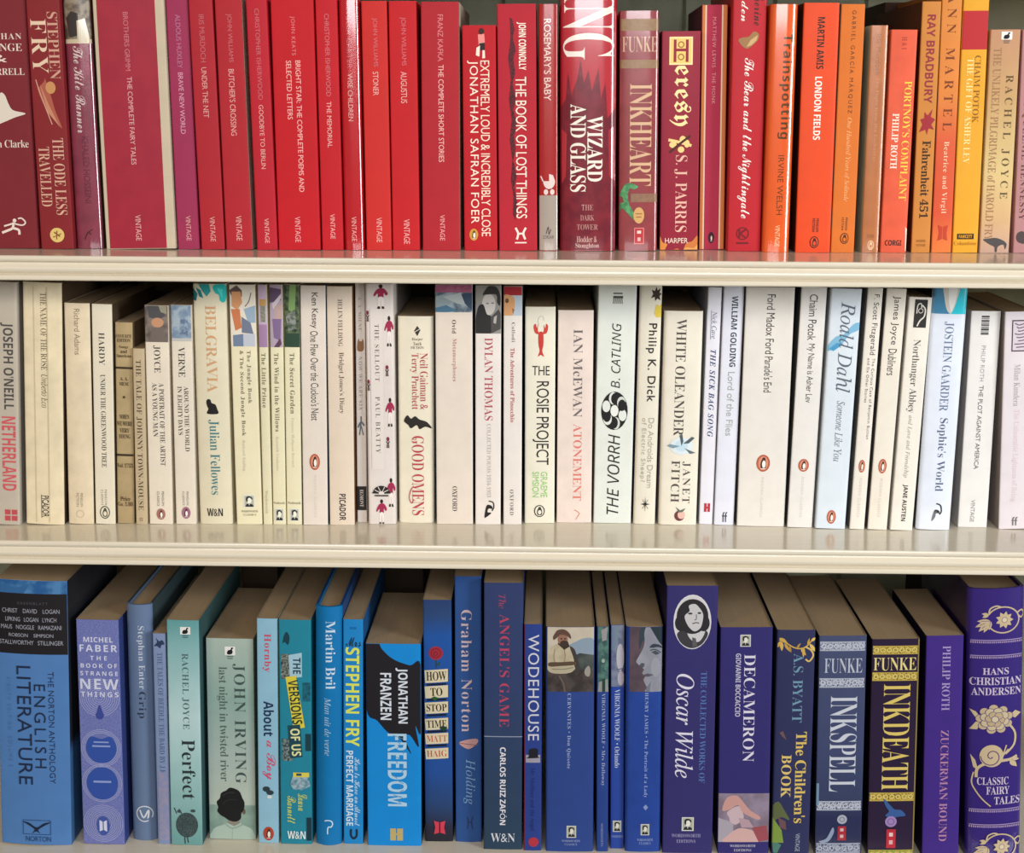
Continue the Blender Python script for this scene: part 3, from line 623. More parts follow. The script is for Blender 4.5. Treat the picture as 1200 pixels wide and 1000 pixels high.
B(1, 133.8, 155, 378.5, 137, 157.6, 613.7, 'a8936c', 'old tan book with small dark lines of print and two black rules', [
    *lines_h('series', ["FAVOURITE", 'EDITION', 'Songs', 'and', "American"], 'b', '4a3c26', [(392, 396, .95), (397, 401, .8), (405, 409, .55), (410, 414, .4), (415, 419, .9)], .02, .98),
    R(430, 432.5, 0, 1, '3a2e20', 'rule'), *lines_h('author', ['A. A.', 'MILNE'], 'b', '4a3c26', [(442, 446, .5), (448, 452, .6)], .05, .95), P('dot', 464, 467, .42, .56, [('e', .5, .5, .5, .5, '4a3c26')]),
    *lines_h('title', ['WHEN', 'WE WERE', 'VERY', 'YOUNG'], 'b', '4a3c26', [(486, 491, .6), (494, 499, .95), (502, 507, .6), (509, 514, .7)], .03, .97),
    R(532, 534.5, 0, 1, '3a2e20', 'rule'), T('h', 'Vol. 1753', 'b', '4a3c26', 543, 548, .05, .95, 'volume'), *lines_h('price', ['Price', 'Gs. 1.80'], 'b', '4a3c26', [(582, 587, .65), (588, 593, .95)], .05, .95)], worn=.14, rough=.65, side='5a4a34')  # side colour deepened to read as shadowed
B(1, 155.7, 168, 409, 158.6, 173.4, 615, 'b8a686', 'thin tan book, shortest on the middle shelf, with spaced capitals running its whole height', [T('d', 'THE TALE OF JOHNNY TOWN-MOUSE', 'r', '4c3c28', 422, 598, .22, .72), U('h', '13', 'r', '6a5a40', 607, 611, .3, .6)], rough=.6, depth=.11)
def art(y0, y1, a, b, c=None, extra=()): return P('spine_picture', y0, y1, 0, 1, [('r', 0, 0, 1, 1, (a, b, 130, .4, c))] + list(extra))
B(1, 169, 196.3, 358.5, 175, 202.5, 614.7, 'd9cebb', 'off-white paperback with a murky portrait at its head and a two-line title', [
    art(357, 401, '564e4a', '7c7168', None, [('p', [(.1, .0), (.6, .0), (.9, .3), (.6, .4), (.2, .35)], '4c4a4c'), ('e', .55, .48, .26, .13, 'b98a6a'), ('p', [(.2, 1), (.3, .62), (.75, .6), (.95, 1)], '6a605a'), ('p', [(.6, .02), (.95, .05), (.95, .25), (.7, .2)], '8e8a76')]),
    A('d', 'JOYCE', 'r', '3c3832', 405, 437, .34, .64), T('d', 'A PORTRAIT OF THE ARTIST', 'r', '3c3832', 449, 546, .55, .76), T('d', 'AS A YOUNG MAN', 'r', '3c3832', 449, 512, .26, .47), U('d', 'PENGUIN', 'sans', '6c665c', 576, 593, .56, .66), U('d', 'CLASSICS', 'sans', '6c665c', 576, 593, .36, .46), penguin(596, 609, .32, .70, ring='9c6a60')])
B(1, 199.6, 223.7, 358, 206.5, 229.7, 614.7, 'd8cebc', 'off-white paperback with a misty blue picture at its head', [
    art(357, 400, '6f8496', '9aa9b2', '7c8ea4', [('p', [(.5, .3), (.9, .5), (.8, .85), (.4, .8)], ('5a6c84', '8a9cae', 300, .4)), ('r', .02, .92, 1, 1, 'b5b4b0')]),
    A('d', 'VERNE', 'r', '3c3832', 407, 442, .32, .64), T('d', 'AROUND THE WORLD', 'r', '3c3832', 453, 529, .56, .78), T('d', 'IN EIGHTY DAYS', 'r', '3c3832', 453, 510, .24, .46), U('d', 'PENGUIN', 'sans', '6c665c', 576, 592, .56, .66), U('d', 'CLASSICS', 'sans', '6c665c', 576, 592, .36, .46), penguin(594, 608, .30, .74, ring='94647a')])
B(1, 225, 264.5, 333, 234, 272.3, 614.7, 'd3cbb0', 'pale green-cream book with turquoise leaves at its head and a black seated dog', [
    P('leaf_picture', 333, 354, 0, 1, [('p', [(0, .2), (.15, .55), (.1, .95), (0, .9)], '1c6a70'), ('p', [(.1, .2), (.25, .35), (.32, .8), (.2, .7)], '227c80'), ('p', [(.18, .0), (.5, .0), (.55, .4), (.42, .7), (.3, .4)], '2a9494'), ('p', [(.62, .1), (.95, .0), (1, .5), (.95, 1), (.82, .95), (.78, .6), (.68, .5)], '22b0aa'), ('p', [(.72, .2), (.9, .3), (.88, .8)], '48c8c0')]),
    T('d', 'BELGRAVIA', 'r', 'c2966c', 358, 460, .36, .68), P('dog_silhouette', 467, 485, .30, .66, [('p', [(.05, .2), (.2, .05), (.4, .1), (.5, .3), (.8, .4), (.95, .7), (1, 1), (.1, 1), (.2, .7), (.1, .5)], '1e1c1c')]),
    A('d', 'Julian Fellowes', 'r', '3c7478', 492, 580, .36, .68), U('h', 'W&N', 'sb', '2a2826', 596, 605, .24, .72)], hard=False, rc=.002, bulge=.002)
def PIC10(y1, shapes): return P('spine_picture', 333, y1, 0, 1, shapes)
B(1, 268, 298.3, 334, 277.5, 307.2, 615, 'ddd5b4', 'ivory paperback with a loose orange and blue painting at its head and a two-line title', [
    PIC10(406, [('r', 0, 0, 1, 1, 'd8d0c0'), ('p', [(.0, .1), (.3, .02), (.5, .1), (.5, .2), (.1, .2)], '5c4a44'), ('p', [(.1, .12), (.45, .12), (.5, .3), (.3, .42), (.08, .35)], 'c99064'), ('p', [(.05, .4), (.4, .4), (.45, .7), (.2, .75)], 'c0744c'), ('p', [(.55, .4), (1, .34), (1, .62), (.7, .62)], '8fa2b4'), ('p', [(.45, .52), (.8, .62), (.9, .8), (.45, .78)], '6a7488'), ('p', [(.1, .82), (.5, .8), (.5, 1), (.1, 1)], '6c7c94'), ('r', .5, .8, .95, 1, 'b5bac4'), ('l', [(.6, .36), (.75, .28), (.85, .14)], .02, '7a6658')]),
    T('d', 'The Jungle Book', 'b', '6a6450', 411, 473, .58, .76), T('d', '& The Second Jungle Book', 'b', '6a6450', 411, 511, .30, .48), A('d', 'Rudyard Kipling', 'r', 'b5ae94', 516, 552, .30, .44), portrait_stamp(580, 595, .30, .74),
    U('h', 'WORDSWORTH', 'r', '7a745e', 598, 600.5, .2, .85), U('h', 'CLASSICS', 'r', '7a745e', 602, 604.5, .28, .78)])
B(1, 301, 312.7, 334, 309, 319, 615, 'd6cfae', 'very thin ivory paperback with a lilac picture at its head', [
    PIC10(407, [('r', 0, 0, 1, 1, 'b6a0b4'), ('r', .2, .24, .9, .34, 'b58a50'), ('p', [(.25, .34), (.8, .34), (.8, .6), (.3, .6)], ('6a7462', '8a8a78', 500, .4)), ('r', .05, .64, .95, 1, '9a7a9c')]), T('d', 'The Little Prince', 'b', '6a6450', 414, 478, .26, .72), U('d', 'Wordsworth', 'r', 'a8a188', 575, 602, .3, .6)])
B(1, 314.5, 331, 334, 320.3, 334.6, 615, 'dbd4b2', 'slim ivory paperback with a purple picture at its head', [
    PIC10(407, [('r', 0, 0, 1, 1, 'a898a8'), ('p', [(0, .05), (.9, .08), (.9, .25), (0, .3)], '5a4660'), ('p', [(.2, .32), (.9, .15), (.9, .22), (.3, .4)], 'c8bcc0'), ('p', [(.4, .35), (.95, .3), (.95, .55), (.4, .55)], 'b49a94'), ('p', [(.2, .55), (.9, .55), (.8, .9), (.3, .85)], '7a6488'), ('p', [(.3, 1), (.8, .85), (.9, .95), (.7, 1)], '5a3c50')]), T('d', 'The Wind in the Willows', 'b', '6a6450', 414, 506, .30, .64), A('d', 'Kenneth Grahame', 'r', 'b5ae94', 512, 552, .34, .56), U('h', 'Wordsworth', 'r', '7a745e', 588, 591, .05, .95), portrait_stamp(596, 611, .15, .85)])
B(1, 332.3, 350.2, 334, 336, 354.3, 615, 'dcd5b4', 'slim ivory paperback with a dark green leafy picture at its head', [
    PIC10(407, [('r', 0, 0, 1, 1, ('2c3a2c', '5a6a4c', 260, .4)), ('p', [(.4, 0), (.8, 0), (.7, .5), (.3, .4)], '7a9a5c'), ('p', [(.1, .5), (.7, .4), (.8, .7), (.3, .75)], ('8a8e88', '4a5648', 300, .4)), ('r', 0, .78, 1, 1, '2c4434')]), T('d', 'The Secret Garden', 'b', '6a6450', 414, 485, .34, .64), A('d', 'Frances Hodgson Burnett', 'r', 'b5ae94', 490, 548, .36, .56), U('h', 'Wordsworth', 'r', '7a745e', 588, 591, .08, .92), portrait_stamp(596, 611, .20, .82)])
def PMC(tl, tr, yt, bl, br, yb, col, label, au, a0, a1, ti, t0, t1, c0, c1, p0, p1, **o):
    w = br - bl; pw = min(.42, 16 / w)
    B(1, tl, tr, yt, bl, br, yb, col, label, [A('d', au, 'sans', '38332f', a0, a1, c0, c1)] + ([T('d', ti, 'sans', '4a4540', t0, t1, c0, c1)] if isinstance(ti, str) else ti) + [penguin(p0, p1, .5 - pw / 2, .5 + pw / 2), U('d', 'MODERN CLASSICS', 'sans', o.pop('faint', 'cdc2b8'), p1 + 6, 606, .5 - 1.2 / w, .5 + 1.6 / w)], **o)
PMC(351.5, 381.2, 335, 355.5, 384.2, 615.7, 'd8cdc0', 'pinkish white paperback with a blue cover edge and small orange oval emblem', 'Ken Kesey', 343, 385, "One Flew Over the Cuckoo's Nest", 388, 493, .38, .70, 532, 551, side='4c6a80')
B(1, 382, 412.3, 336, 386.5, 415.3, 615.7, 'd8c8b4', 'beige book with thin serif title, bold name at its foot and brown cover edge', [
    A('d', 'HELEN FIELDING', 'r', '5a4c3e', 351, 406, .44, .62), T('d', "Bridget Jones's Diary", 'r', '5a4c3e', 413, 485, .42, .66), U('d', 'PICADOR', 'sb', '3a302a', 579, 610, .40, .66)], side='6a4428', bulge=.001)
B(1, 416.2, 427.2, 331.5, 418.2, 430.6, 612.3, 'd5cbc0', 'very thin pale book with a black block near its foot', [
    A('d', 'A. A. MILNE', 'r', '9a8880', 348, 388, .30, .64), T('d', 'NOW WE ARE SIX', 'r', '9a8a84', 418, 481, .30, .66), P('printed_figure', 397, 411, .15, .85, [('p', [(.1, .3), (.3, .0), (.4, .2), (.7, .2), (.85, 0), (1, .4), (.9, 1), (.1, 1)], '8a6240')]), P('printed_figure', 488, 510, .1, .9, [('l', [(.1, .6), (.5, .3), (.9, .5)], .1, '5c646c'), ('l', [(.5, .0), (.5, .3), (.3, 1)], .08, '5c646c'), ('l', [(.5, .5), (.8, 1)], .07, '5c646c')]),
    P('publisher_label', 570, 598, 0, 1, [('r', 0, 0, 1, 1, '2a2624')]), U('d', 'EGMONT', 'r', 'd8cec4', 574, 594, .30, .68)])
SF = [figure(333, 362, .28, .84), figure(370, 406, .66, 1.02), figure(466, 500, .66, 1.02), figure(560, 594, .66, 1.02), figure(585, 615, .28, .70)]
for y in (364, 428, 445, 512, 540, 570): SF.append(P('printed_figure', y, y + 13, *((.0, .16) if y in (364, 445, 540) else (.66, .84)), [('e', .5, .2, .3, .2, '7a2c44'), ('l', [(.2, .4), (.5, .6), (.8, .4)], .1, '3a2a28'), ('p', [(.3, .6), (.7, .6), (.8, 1), (.2, 1)], '6a5a56')]))
B(1, 427.6, 460.3, 333, 431.4, 464.3, 614.7, 'd6cdc6', 'white paperback patterned with little pink jockey figures around a title panel', [
    *SF[:5], *SF[5:9], P('title_panel', 362, 550, .17, .62, [('r', 0, 0, 1, 1, 'd9d0c8')]), T('d', 'THE SELLOUT', 'r', '5a544e', 380, 447, .32, .48), A('d', 'PAUL BEATTY', 'r', '5a544e', 465, 531, .32, .48),
    P('publisher_logo', 569, 582, .18, .80, [('p', ell(.5, .72, .5, .70, 16, math.pi, 2 * math.pi), '2a2624'), ('l', [(.5, .7), (.1, .4)], .02, 'd6cdc6'), ('l', [(.5, .7), (.3, .1)], .02, 'd6cdc6'), ('l', [(.5, .7), (.7, .1)], .02, 'd6cdc6'), ('l', [(.5, .7), (.9, .4)], .02, 'd6cdc6'), ('e', .5, .72, .16, .2, 'd6cdc6'), ('r', .1, .84, .9, .98, '4a4440')])], rc=.002)
B(1, 466, 507.6, 371, 467.5, 509, 613.2, 'ddd5bf', 'cream paperback with curly red lettering and a black crouching figure', [
    P('publisher_logo', 382, 394, .46, .64, [('p', [(.5, 0), (1, .4), (.5, 1), (0, .5)], '34302a'), ('l', [(.1, .6), (.9, .3)], .05, 'ddd5bf')]), *lines_h('publisher', ['Harper', 'Torch', 'FICTION'], 'r', '6a6250', [(396, 400, .8), (401, 405, .6), (406, 409, .95)], .36, .74),
    A('d', 'Neil Gaiman &', 'r', 'a8404a', 414, 480, .62, .84), A('d', 'Terry Pratchett', 'r', 'a8404a', 414, 480, .34, .58),
    P('printed_figure', 485, 504, .16, .96, [('p', [(0, .45), (.12, .1), (.25, .3), (.4, .15), (.55, .35), (.8, .5), (.98, .9), (.75, .8), (.55, .95), (.45, .7), (.25, .9), (.15, .7)], '2a2622')]),
    T('d', 'GOOD OMENS', 'r', 'b0424a', 511, 604, .38, .72), P('flourish', 570, 592, .28, .44, [('l', [(.9, .0), (.4, .2), (.1, .6), (.5, .9), (.9, .7)], .08, 'b0424a')]), P('ornament', 508, 520, .40, .52, [('o', .5, .5, .4, .12, 'b0424a')])], rc=.002, bulge=.0015)
B(1, 510, 553.3, 334, 511.5, 554.5, 614.7, 'd9cdbf', 'thick pinkish white paperback with a pink band and stormy sea picture at its head', [
    P('spine_picture', 333, 366, 0, 1, [('r', 0, 0, 1, 1, ('4c5c6a', '93a2a8', 120, .4)), ('p', [(0, .45), (.25, .35), (.5, .6), (.3, .8), (0, .9)], '8a989c'), ('p', [(.2, .45), (.7, .3), (.85, .75), (.6, .7)], 'a8b2b2'), ('p', [(.7, .35), (1, .3), (1, .95), (.8, .7)], '34465a'), ('p', [(0, .85), (.3, .75), (.6, .95), (.3, 1), (0, 1)], '4a7088'), ('r', 0, 0, 1, .3, ('94506c', 'a4607a', 200, .4))]),
    A('d', 'Ovid', 'b', '4a4038', 375, 391, .45, .56), T('d', 'Metamorphoses', 'r', 'a8685c', 397, 447, .44, .57), U('d', 'OXFORD', 'r', '3a3430', 570, 599, .44, .57)], side='2c3c54')
B(1, 557, 587.4, 335, 557, 586.6, 615, 'ded6ce', 'white paperback with a black and white photograph of a man at its head', [
    P('spine_picture', 334, 391, 0, 1, [('r', 0, 0, 1, 1, '8c8a84'), ('e', .52, .4, .26, .22, 'c2bdb6'), ('p', [(.28, .2), (.5, .03), (.8, .04), (.96, .2), (.96, .42), (.84, .36), (.8, .2), (.4, .2)], '343230'), ('p', [(.02, 1), (.08, .5), (.3, .4), (.45, .6), (.62, .66), (.6, 1)], '2a2a2a'), ('p', [(.6, .66), (.9, .5), (1, .6), (1, .9), (.62, 1)], '4a4846'), ('p', [(.72, .66), (.84, .62), (.8, .8), (.7, .78)], 'a8a49e'), ('r', .42, .37, .52, .39, '5a5652'), ('r', .62, .36, .72, .38, '5a5652')]),
    A('d', 'DYLAN THOMAS', 'r', 'a8505a', 396, 493, .36, .68), T('d', 'COLLECTED POEMS 1934-1953', 'r', 'a8a09a', 497, 583, .46, .62), P('publisher_logo', 587, 606, .32, .74, [('p', [(.1, 1), (.3, .3), (.75, .3), (.85, .5), (.5, .48), (.4, .7), (.75, .75), (.3, 1)], '24201e'), ('l', [(.5, .02), (.9, .1), (.98, .4), (.8, .62)], .06, '24201e')])], side='2c343c')
B(1, 590, 612.2, 336, 590, 611, 615, 'dcd5cd', 'slim white paperback with a red strip and a drawn face at its head', [
    P('spine_picture', 335, 370, 0, 1, [('r', 0, 0, 1, 1, 'b5c2cc'), ('r', 0, 0, 1, .32, 'a82c34'), ('p', [(0, .34), (.5, .36), (.6, .55), (.55, .9), (.4, 1), (0, 1)], 'd29c6c'), ('e', .18, .5, .1, .08, '6a4a34'), ('p', [(.45, .75), (.6, .8), (.5, .95)], 'a06848')]), A('d', 'Collodi', 'r', '4a4440', 378, 401, .44, .62), T('d', 'The Adventures of Pinocchio', 'b', 'a8444c', 408, 495, .38, .60), U('d', 'OXFORD', 'r', '5a544e', 574, 604, .36, .56)], side='3c4a44')
B(1, 615, 651.5, 360, 615, 649.2, 613.7, 'e0dbc8', 'white paperback with a red lobster above tall black capitals', [
    P('lobster_emblem', 370, 418, .28, .76, [('l', [(.35, .25), (.3, .1), (.45, .02), (.65, .03), (.7, .12)], .02, 'b5b0a4'), ('p', [(.35, .42), (.65, .42), (.68, .7), (.6, .86), (.72, 1), (.5, .96), (.3, 1), (.42, .86), (.34, .7)], 'c03c34'), ('p', [(.4, .45), (.1, .42), (.0, .26), (.15, .2), (.22, .3), (.3, .22), (.3, .36)], 'c44238'), ('p', [(.6, .45), (.9, .42), (1, .26), (.86, .2), (.8, .3), (.7, .22), (.7, .36)], 'c44238')]),
    T('h', 'THE', 'sans', '242220', 429, 440, .24, .82), T('d', 'ROSIE PROJECT', 'sans', '242220', 447, 545, .26, .80), A('d', 'GRAEME', 'sans', '8cc070', 553, 583, .54, .76), A('d', 'SIMSION', 'sans', '8cc070', 553, 583, .26, .48), penguin_line(592, 606, .32, .68, '3a3834', 'e0dbc8')], bulge=.001)
B(1, 654.5, 695.5, 364, 652, 693.2, 613, 'dfcfc4', 'pale pink paperback with widely spaced grey and salmon serif capitals', [
    A('d', 'IAN McEWAN', 'r', '6a6260', 386, 489, .44, .70), T('d', 'ATONEMENT', 'r', 'd2786c', 497, 587, .46, .70), P('publisher_logo', 595, 609, .50, .66, [('l', [(0, .2), (.5, .3), (1, .5)], .08, 'cf8478'), ('l', [(1, .5), (.3, 1)], .07, 'cf8478')])], bulge=.0008, worn=.06)
cres = []
for i in range(6):
    a = i / 6 * 2 * math.pi + .35; cx, cy = .5 + .33 * math.cos(a), .5 + .33 * math.sin(a)
    cres += [('e', cx, cy, .16, .16, 'd8dcd4' if i % 2 == 0 else 'c8ccc4'), ('e', cx + .07 * math.cos(a + 1.9), cy + .07 * math.sin(a + 1.9), .15, .15, '201e1e')] if i not in (0, 3) else [('e', cx, cy, .15, .15, 'd8dcd4')]
B(1, 702, 746, 335, 695, 739.7, 613.5, 'd8dcd3', 'greenish white paperback with a black disc of moons and handwriting that reads upward', [
    P('publisher_logo', 343, 356, .36, .66, [('r', .1, 0, .9, .14, '6a6a66')] + [('l', [(.1 + .16 * i, 1), (.18 + .13 * i, .35)], .03, '34322f') for i in range(6)] + [('r', .1, .3, .95, .5, '4a4844')]),
    A('u', 'B. CATLING', 'si', '2a2826', 379, 455, .38, .62), T('u', 'THE VORRH', 'si', '2a2826', 509, 603, .34, .66), P('moon_emblem', 459, 504, .14, .84, [('e', .5, .5, .5, .5, '201e1e')] + cres + [('e', .5, .5, .15, .15, 'e0e2da')])])
B(1, 750, 776.5, 335, 742, 767.5, 614.8, 'dcd6c4', 'narrow cream paperback with a brown blot and yellow patch at its head', [
    P('ink_splash', 336, 353, .5, .98, [('p', [(.5, 0), (.6, .25), (.9, .1), (.8, .4), (1, .5), (.8, .65), (.9, .95), (.6, .8), (.4, 1), (.35, .7), (0, .8), (.2, .5), (.05, .2), (.35, .3)], '3a2a22')]), P('colour_patch', 355, 372, .66, 1.0, [('p', [(0, .7), (.3, .1), (.8, .2), (1, 0), (1, 1), (.3, 1)], 'd9c04a')]),
    A('d', 'Philip K. Dick', 'sx', '2c2824', 379, 471, .34, .82), T('d', 'Do Androids Dream', 'sans', 'a5a092', 490, 572, .56, .82), T('d', 'of Electric Sheep?', 'sans', 'a5a092', 490, 565, .22, .48),
    P('star_emblem', 582, 600, .30, .74, [('p', [(.5, 0), (.55, .43), (1, .5), (.55, .57), (.5, 1), (.45, .57), (0, .5), (.45, .43)], '2c2824'), ('l', [(.2, .2), (.8, .8)], .02, '2c2824'), ('l', [(.8, .2), (.2, .8)], .02, '2c2824')])], side='5a3a6a', rc=.002, bulge=.0012)
B(1, 779.5, 824, 365, 771, 816.7, 615.7, 'e0d9c8', 'thick cream paperback with a pale blue flower between two lines of grey capitals', [
    T('d', 'WHITE OLEANDER', 'r', '4c4640', 374, 511, .32, .58), A('d', 'JANET', 'r', '4c4640', 541, 590, .58, .80), A('d', 'FITCH', 'r', '4c4640', 540, 589, .30, .52),
    P('flower_picture', 509, 537, .16, .92, [('e', .5, .5, .4, .36, 'd3dde0'), ('e', .5, .48, .22, .24, 'bcd2dc'), ('p', [(.5, .5), (.42, .05), (.52, .0), (.56, .3)], '4c5a60'), ('p', [(.55, .4), (.85, .1), (.95, .16), (.75, .38)], '4c5a60'), ('p', [(.6, .58), (1, .78), (.8, .82)], '5a6a70'), ('p', [(.45, .5), (.1, .42), (.0, .5), (.2, .6)], '7a94a0')]),
    P('flower_emblem', 594, 611, .40, .72, [('e', .45, .62, .42, .36, '6a3a3a'), ('e', .6, .56, .3, .28, 'd9b0a4'), ('p', [(.1, .0), (.5, .25), (.95, .1), (.7, .36), (.4, .4)], '5a6a5a')])], rc=.0025, bulge=.0015)
B(1, 830.3, 846.2, 337, 819, 835.3, 614.8, 'dcdbe2', 'slim white paperback with slanted navy capitals under an underlined italic name', [
    A('d', 'Nick Cave', 'i', '3c4a6a', 365, 397, .36, .72), P('underline', 364, 398, .28, .31, [('r', 0, 0, 1, 1, '3c4a6a')]), T('d', 'THE SICK BAG SONG', 'bi', '2f3f6a', 410, 512, .34, .74), P('publisher_logo', 590, 600, .32, .76, [('r', 0, 0, .42, 1, 'b5303c'), ('r', .58, 0, 1, 1, 'b5303c'), ('r', 0, .4, 1, .6, 'b5303c')])], side='aeb0b8')
B(1, 849, 872.2, 336, 836.3, 860, 615.7, 'd9dae4', 'cool white paperback with bold slate capitals above soft grey lettering', [
    A('d', 'WILLIAM GOLDING', 'sb', '343a46', 347, 430, .42, .72), T('d', 'Lord of the Flies', 'sans', '9aa29a', 436, 511, .38, .72), P('publisher_logo', 600, 612, .36, .66, [('l', [(.3, 1), (.3, .2), (.5, .05)], .09, '2c303a'), ('l', [(.72, 1), (.72, .2), (.95, .05)], .09, '2c303a'), ('r', .1, .36, .95, .46, '2c303a')])])
PMC(875, 931.5, 337, 863, 919.3, 617.2, 'dcd6cd', 'widest white paperback with fine black lettering and an orange oval emblem', 'Ford Madox Ford', 345, 415, "Parade's End", 418, 460, .44, .61, 533, 553, side='6a6460')
PMC(940, 969.2, 337, 922, 952.2, 618.7, 'dcd8d2', 'white paperback with orange oval emblem, beside the widest white one', 'Chaim Potok', 345, 399, 'My Name is Asher Lev', 403, 472, .34, .66, 538, 553, side='5c5c5a')
B(1, 974.6, 1010.5, 339, 955, 990.6, 620.2, 'd0d9e0', 'pale blue paperback with large grey italics over a blue brush stroke', [
    P('brush_stroke', 378, 412, 0, 1, [('p', [(0, .82), (.25, .5), (.5, .4), (.8, .05), (1, 0), (1, .22), (.7, .4), (.5, .7), (.3, .9), (.0, 1)], '7ab0cc'), ('p', [(.05, .92), (.3, .7), (.5, .75), (.2, 1)], '4a94bc')]),
    A('d', 'Roald Dahl', 'i', '5a6470', 354, 460, .36, .86), T('d', 'Someone Like You', 'i', '6a7480', 470, 541, .44, .70), penguin(598, 614, .36, .66)], rc=.0015)
PMC(1017, 1035.7, 338, 996, 1012.3, 620.7, 'e0d9cd', 'slim white paperback with small two-line subtitle and orange oval emblem', 'F. Scott Fitzgerald', 345, 416, [T('d', 'The Curious Case of Benjamin Button', 'sans', '5c5650', 420, 515, .58, .82), T('d', 'and Six Other Stories', 'sans', '5c5650', 420, 472, .32, .50)], 0, 0, .34, .80, 539, 554, side='6a6864')
PMC(1039, 1063.6, 339, 1017.3, 1038.7, 621.2, 'e0d8c9', 'warm white paperback lettered dubliners with an orange oval emblem', 'James Joyce', 347, 404, 'Dubliners', 409, 440, .32, .74, 538, 555, side='6a6864')
B(1, 1066, 1092.6, 349, 1043, 1069.2, 622, 'e2dcd0', 'white paperback with a black stamped block at its head', [
    P('publisher_logo', 351, 384, .26, .82, [('r', 0, 0, 1, 1, '2e2c2a'), ('l', [(.2, .5), (.25, .2), (.5, .15), (.55, .3)], .04, 'd8d2c8'), ('l', [(.6, .2), (.85, .35), (.8, .6), (.5, .75), (.3, .95)], .05, 'e0dacf'), ('o', .5, .4, .2, .05, 'd8d2c8')]),
    T('d', 'Northanger Abbey', 'r', '5a5450', 398, 484, .26, .66), T('d', 'and Love and Friendship', 'i', '8a847e', 487, 560, .36, .60), A('d', 'JANE AUSTEN', 'sb', '2e2a28', 568, 611, .40, .64)])
B(1, 1095, 1135, 337, 1073, 1114.3, 621.5, 'd9dfea', 'bright white paperback with a cyan block holding a pale egg shape at its head', [
    P('spine_picture', 335, 368, 0, 1, [('r', 0, 0, .5, 1, '3f86ac'), ('r', .5, 0, 1, 1, '22c8da'), ('p', [(.3, 0), (.72, 0), (.68, .5), (.58, .9), (.5, .98), (.4, .8), (.32, .4)], 'd8d0c4'), ('p', [(.42, 0), (.7, 0), (.64, .6), (.54, .95), (.46, .6)], 'f0eeea')]),
    A('d', 'JOSTEIN GAARDER', 'r', '6a7a94', 377, 482, .38, .66), T('d', "Sophie's World", 'r', '56627c', 490, 576, .40, .70), P('publisher_logo', 590, 611, .42, .70, [('p', [(.0, 1), (.25, .4), (.7, .4), (.8, .56), (.45, .56), (.35, .8)], '24262c'), ('l', [(.4, .02), (.85, .12), (.98, .45), (.8, .62)], .07, '24262c')])], rough=.2, rc=.003, bulge=.0015, side='2a2c30')
B(1, 1138.3, 1173.6, 365, 1122.5, 1156.3, 618.2, 'dedbd6', 'white paperback with a small barcode at its head', [
    P('barcode', 370, 393, .36, .62, [('r', 0, a, 1, a + h_, '4c4a4a') for a, h_ in ((0, .1), (.14, .04), (.22, .1), (.36, .05), (.44, .08), (.56, .05), (.64, .12), (.8, .04), (.87, .1))]), A('d', 'PHILIP ROTH', 'sans', '9a969a', 405, 447, .42, .56), T('d', 'THE PLOT AGAINST AMERICA', 'sans', '5c595c', 452, 550, .42, .57), U('d', 'VINTAGE', 'sans', '8a8688', 586, 612, .40, .54)])
B(1, 1178.5, 1213, 366, 1170, 1205, 620.7, 'd8cfd2', 'lilac-tinted white paperback with a sketchy black frame at its head', [
    P('framed_drawing', 375, 412, .24, .86, [('r', 0, 0, 1, 1, '4a3c48'), ('r', .06, .04, .94, .96, 'cfc4cc')] + [('l', [(.15 + .1 * (i % 3), .1 + .11 * i), (.4, .16 + .1 * i), (.8, .08 + .11 * i)], .03, '6a5864') for i in range(8)]),
    A('d', 'Milan Kundera', 'r', 'a09aa0', 427, 476, .36, .56), T('d', 'The Unbearable Lightness of Being', 'r', 'd0bcc2', 480, 588, .36, .58), P('publisher_logo', 606, 616, .40, .64, [('l', [(.3, 1), (.3, .2), (.5, .05)], .09, '6a6468'), ('l', [(.72, 1), (.72, .2), (.95, .05)], .09, '6a6468'), ('r', .1, .36, .95, .46, '6a6468')])], side='8a807c')
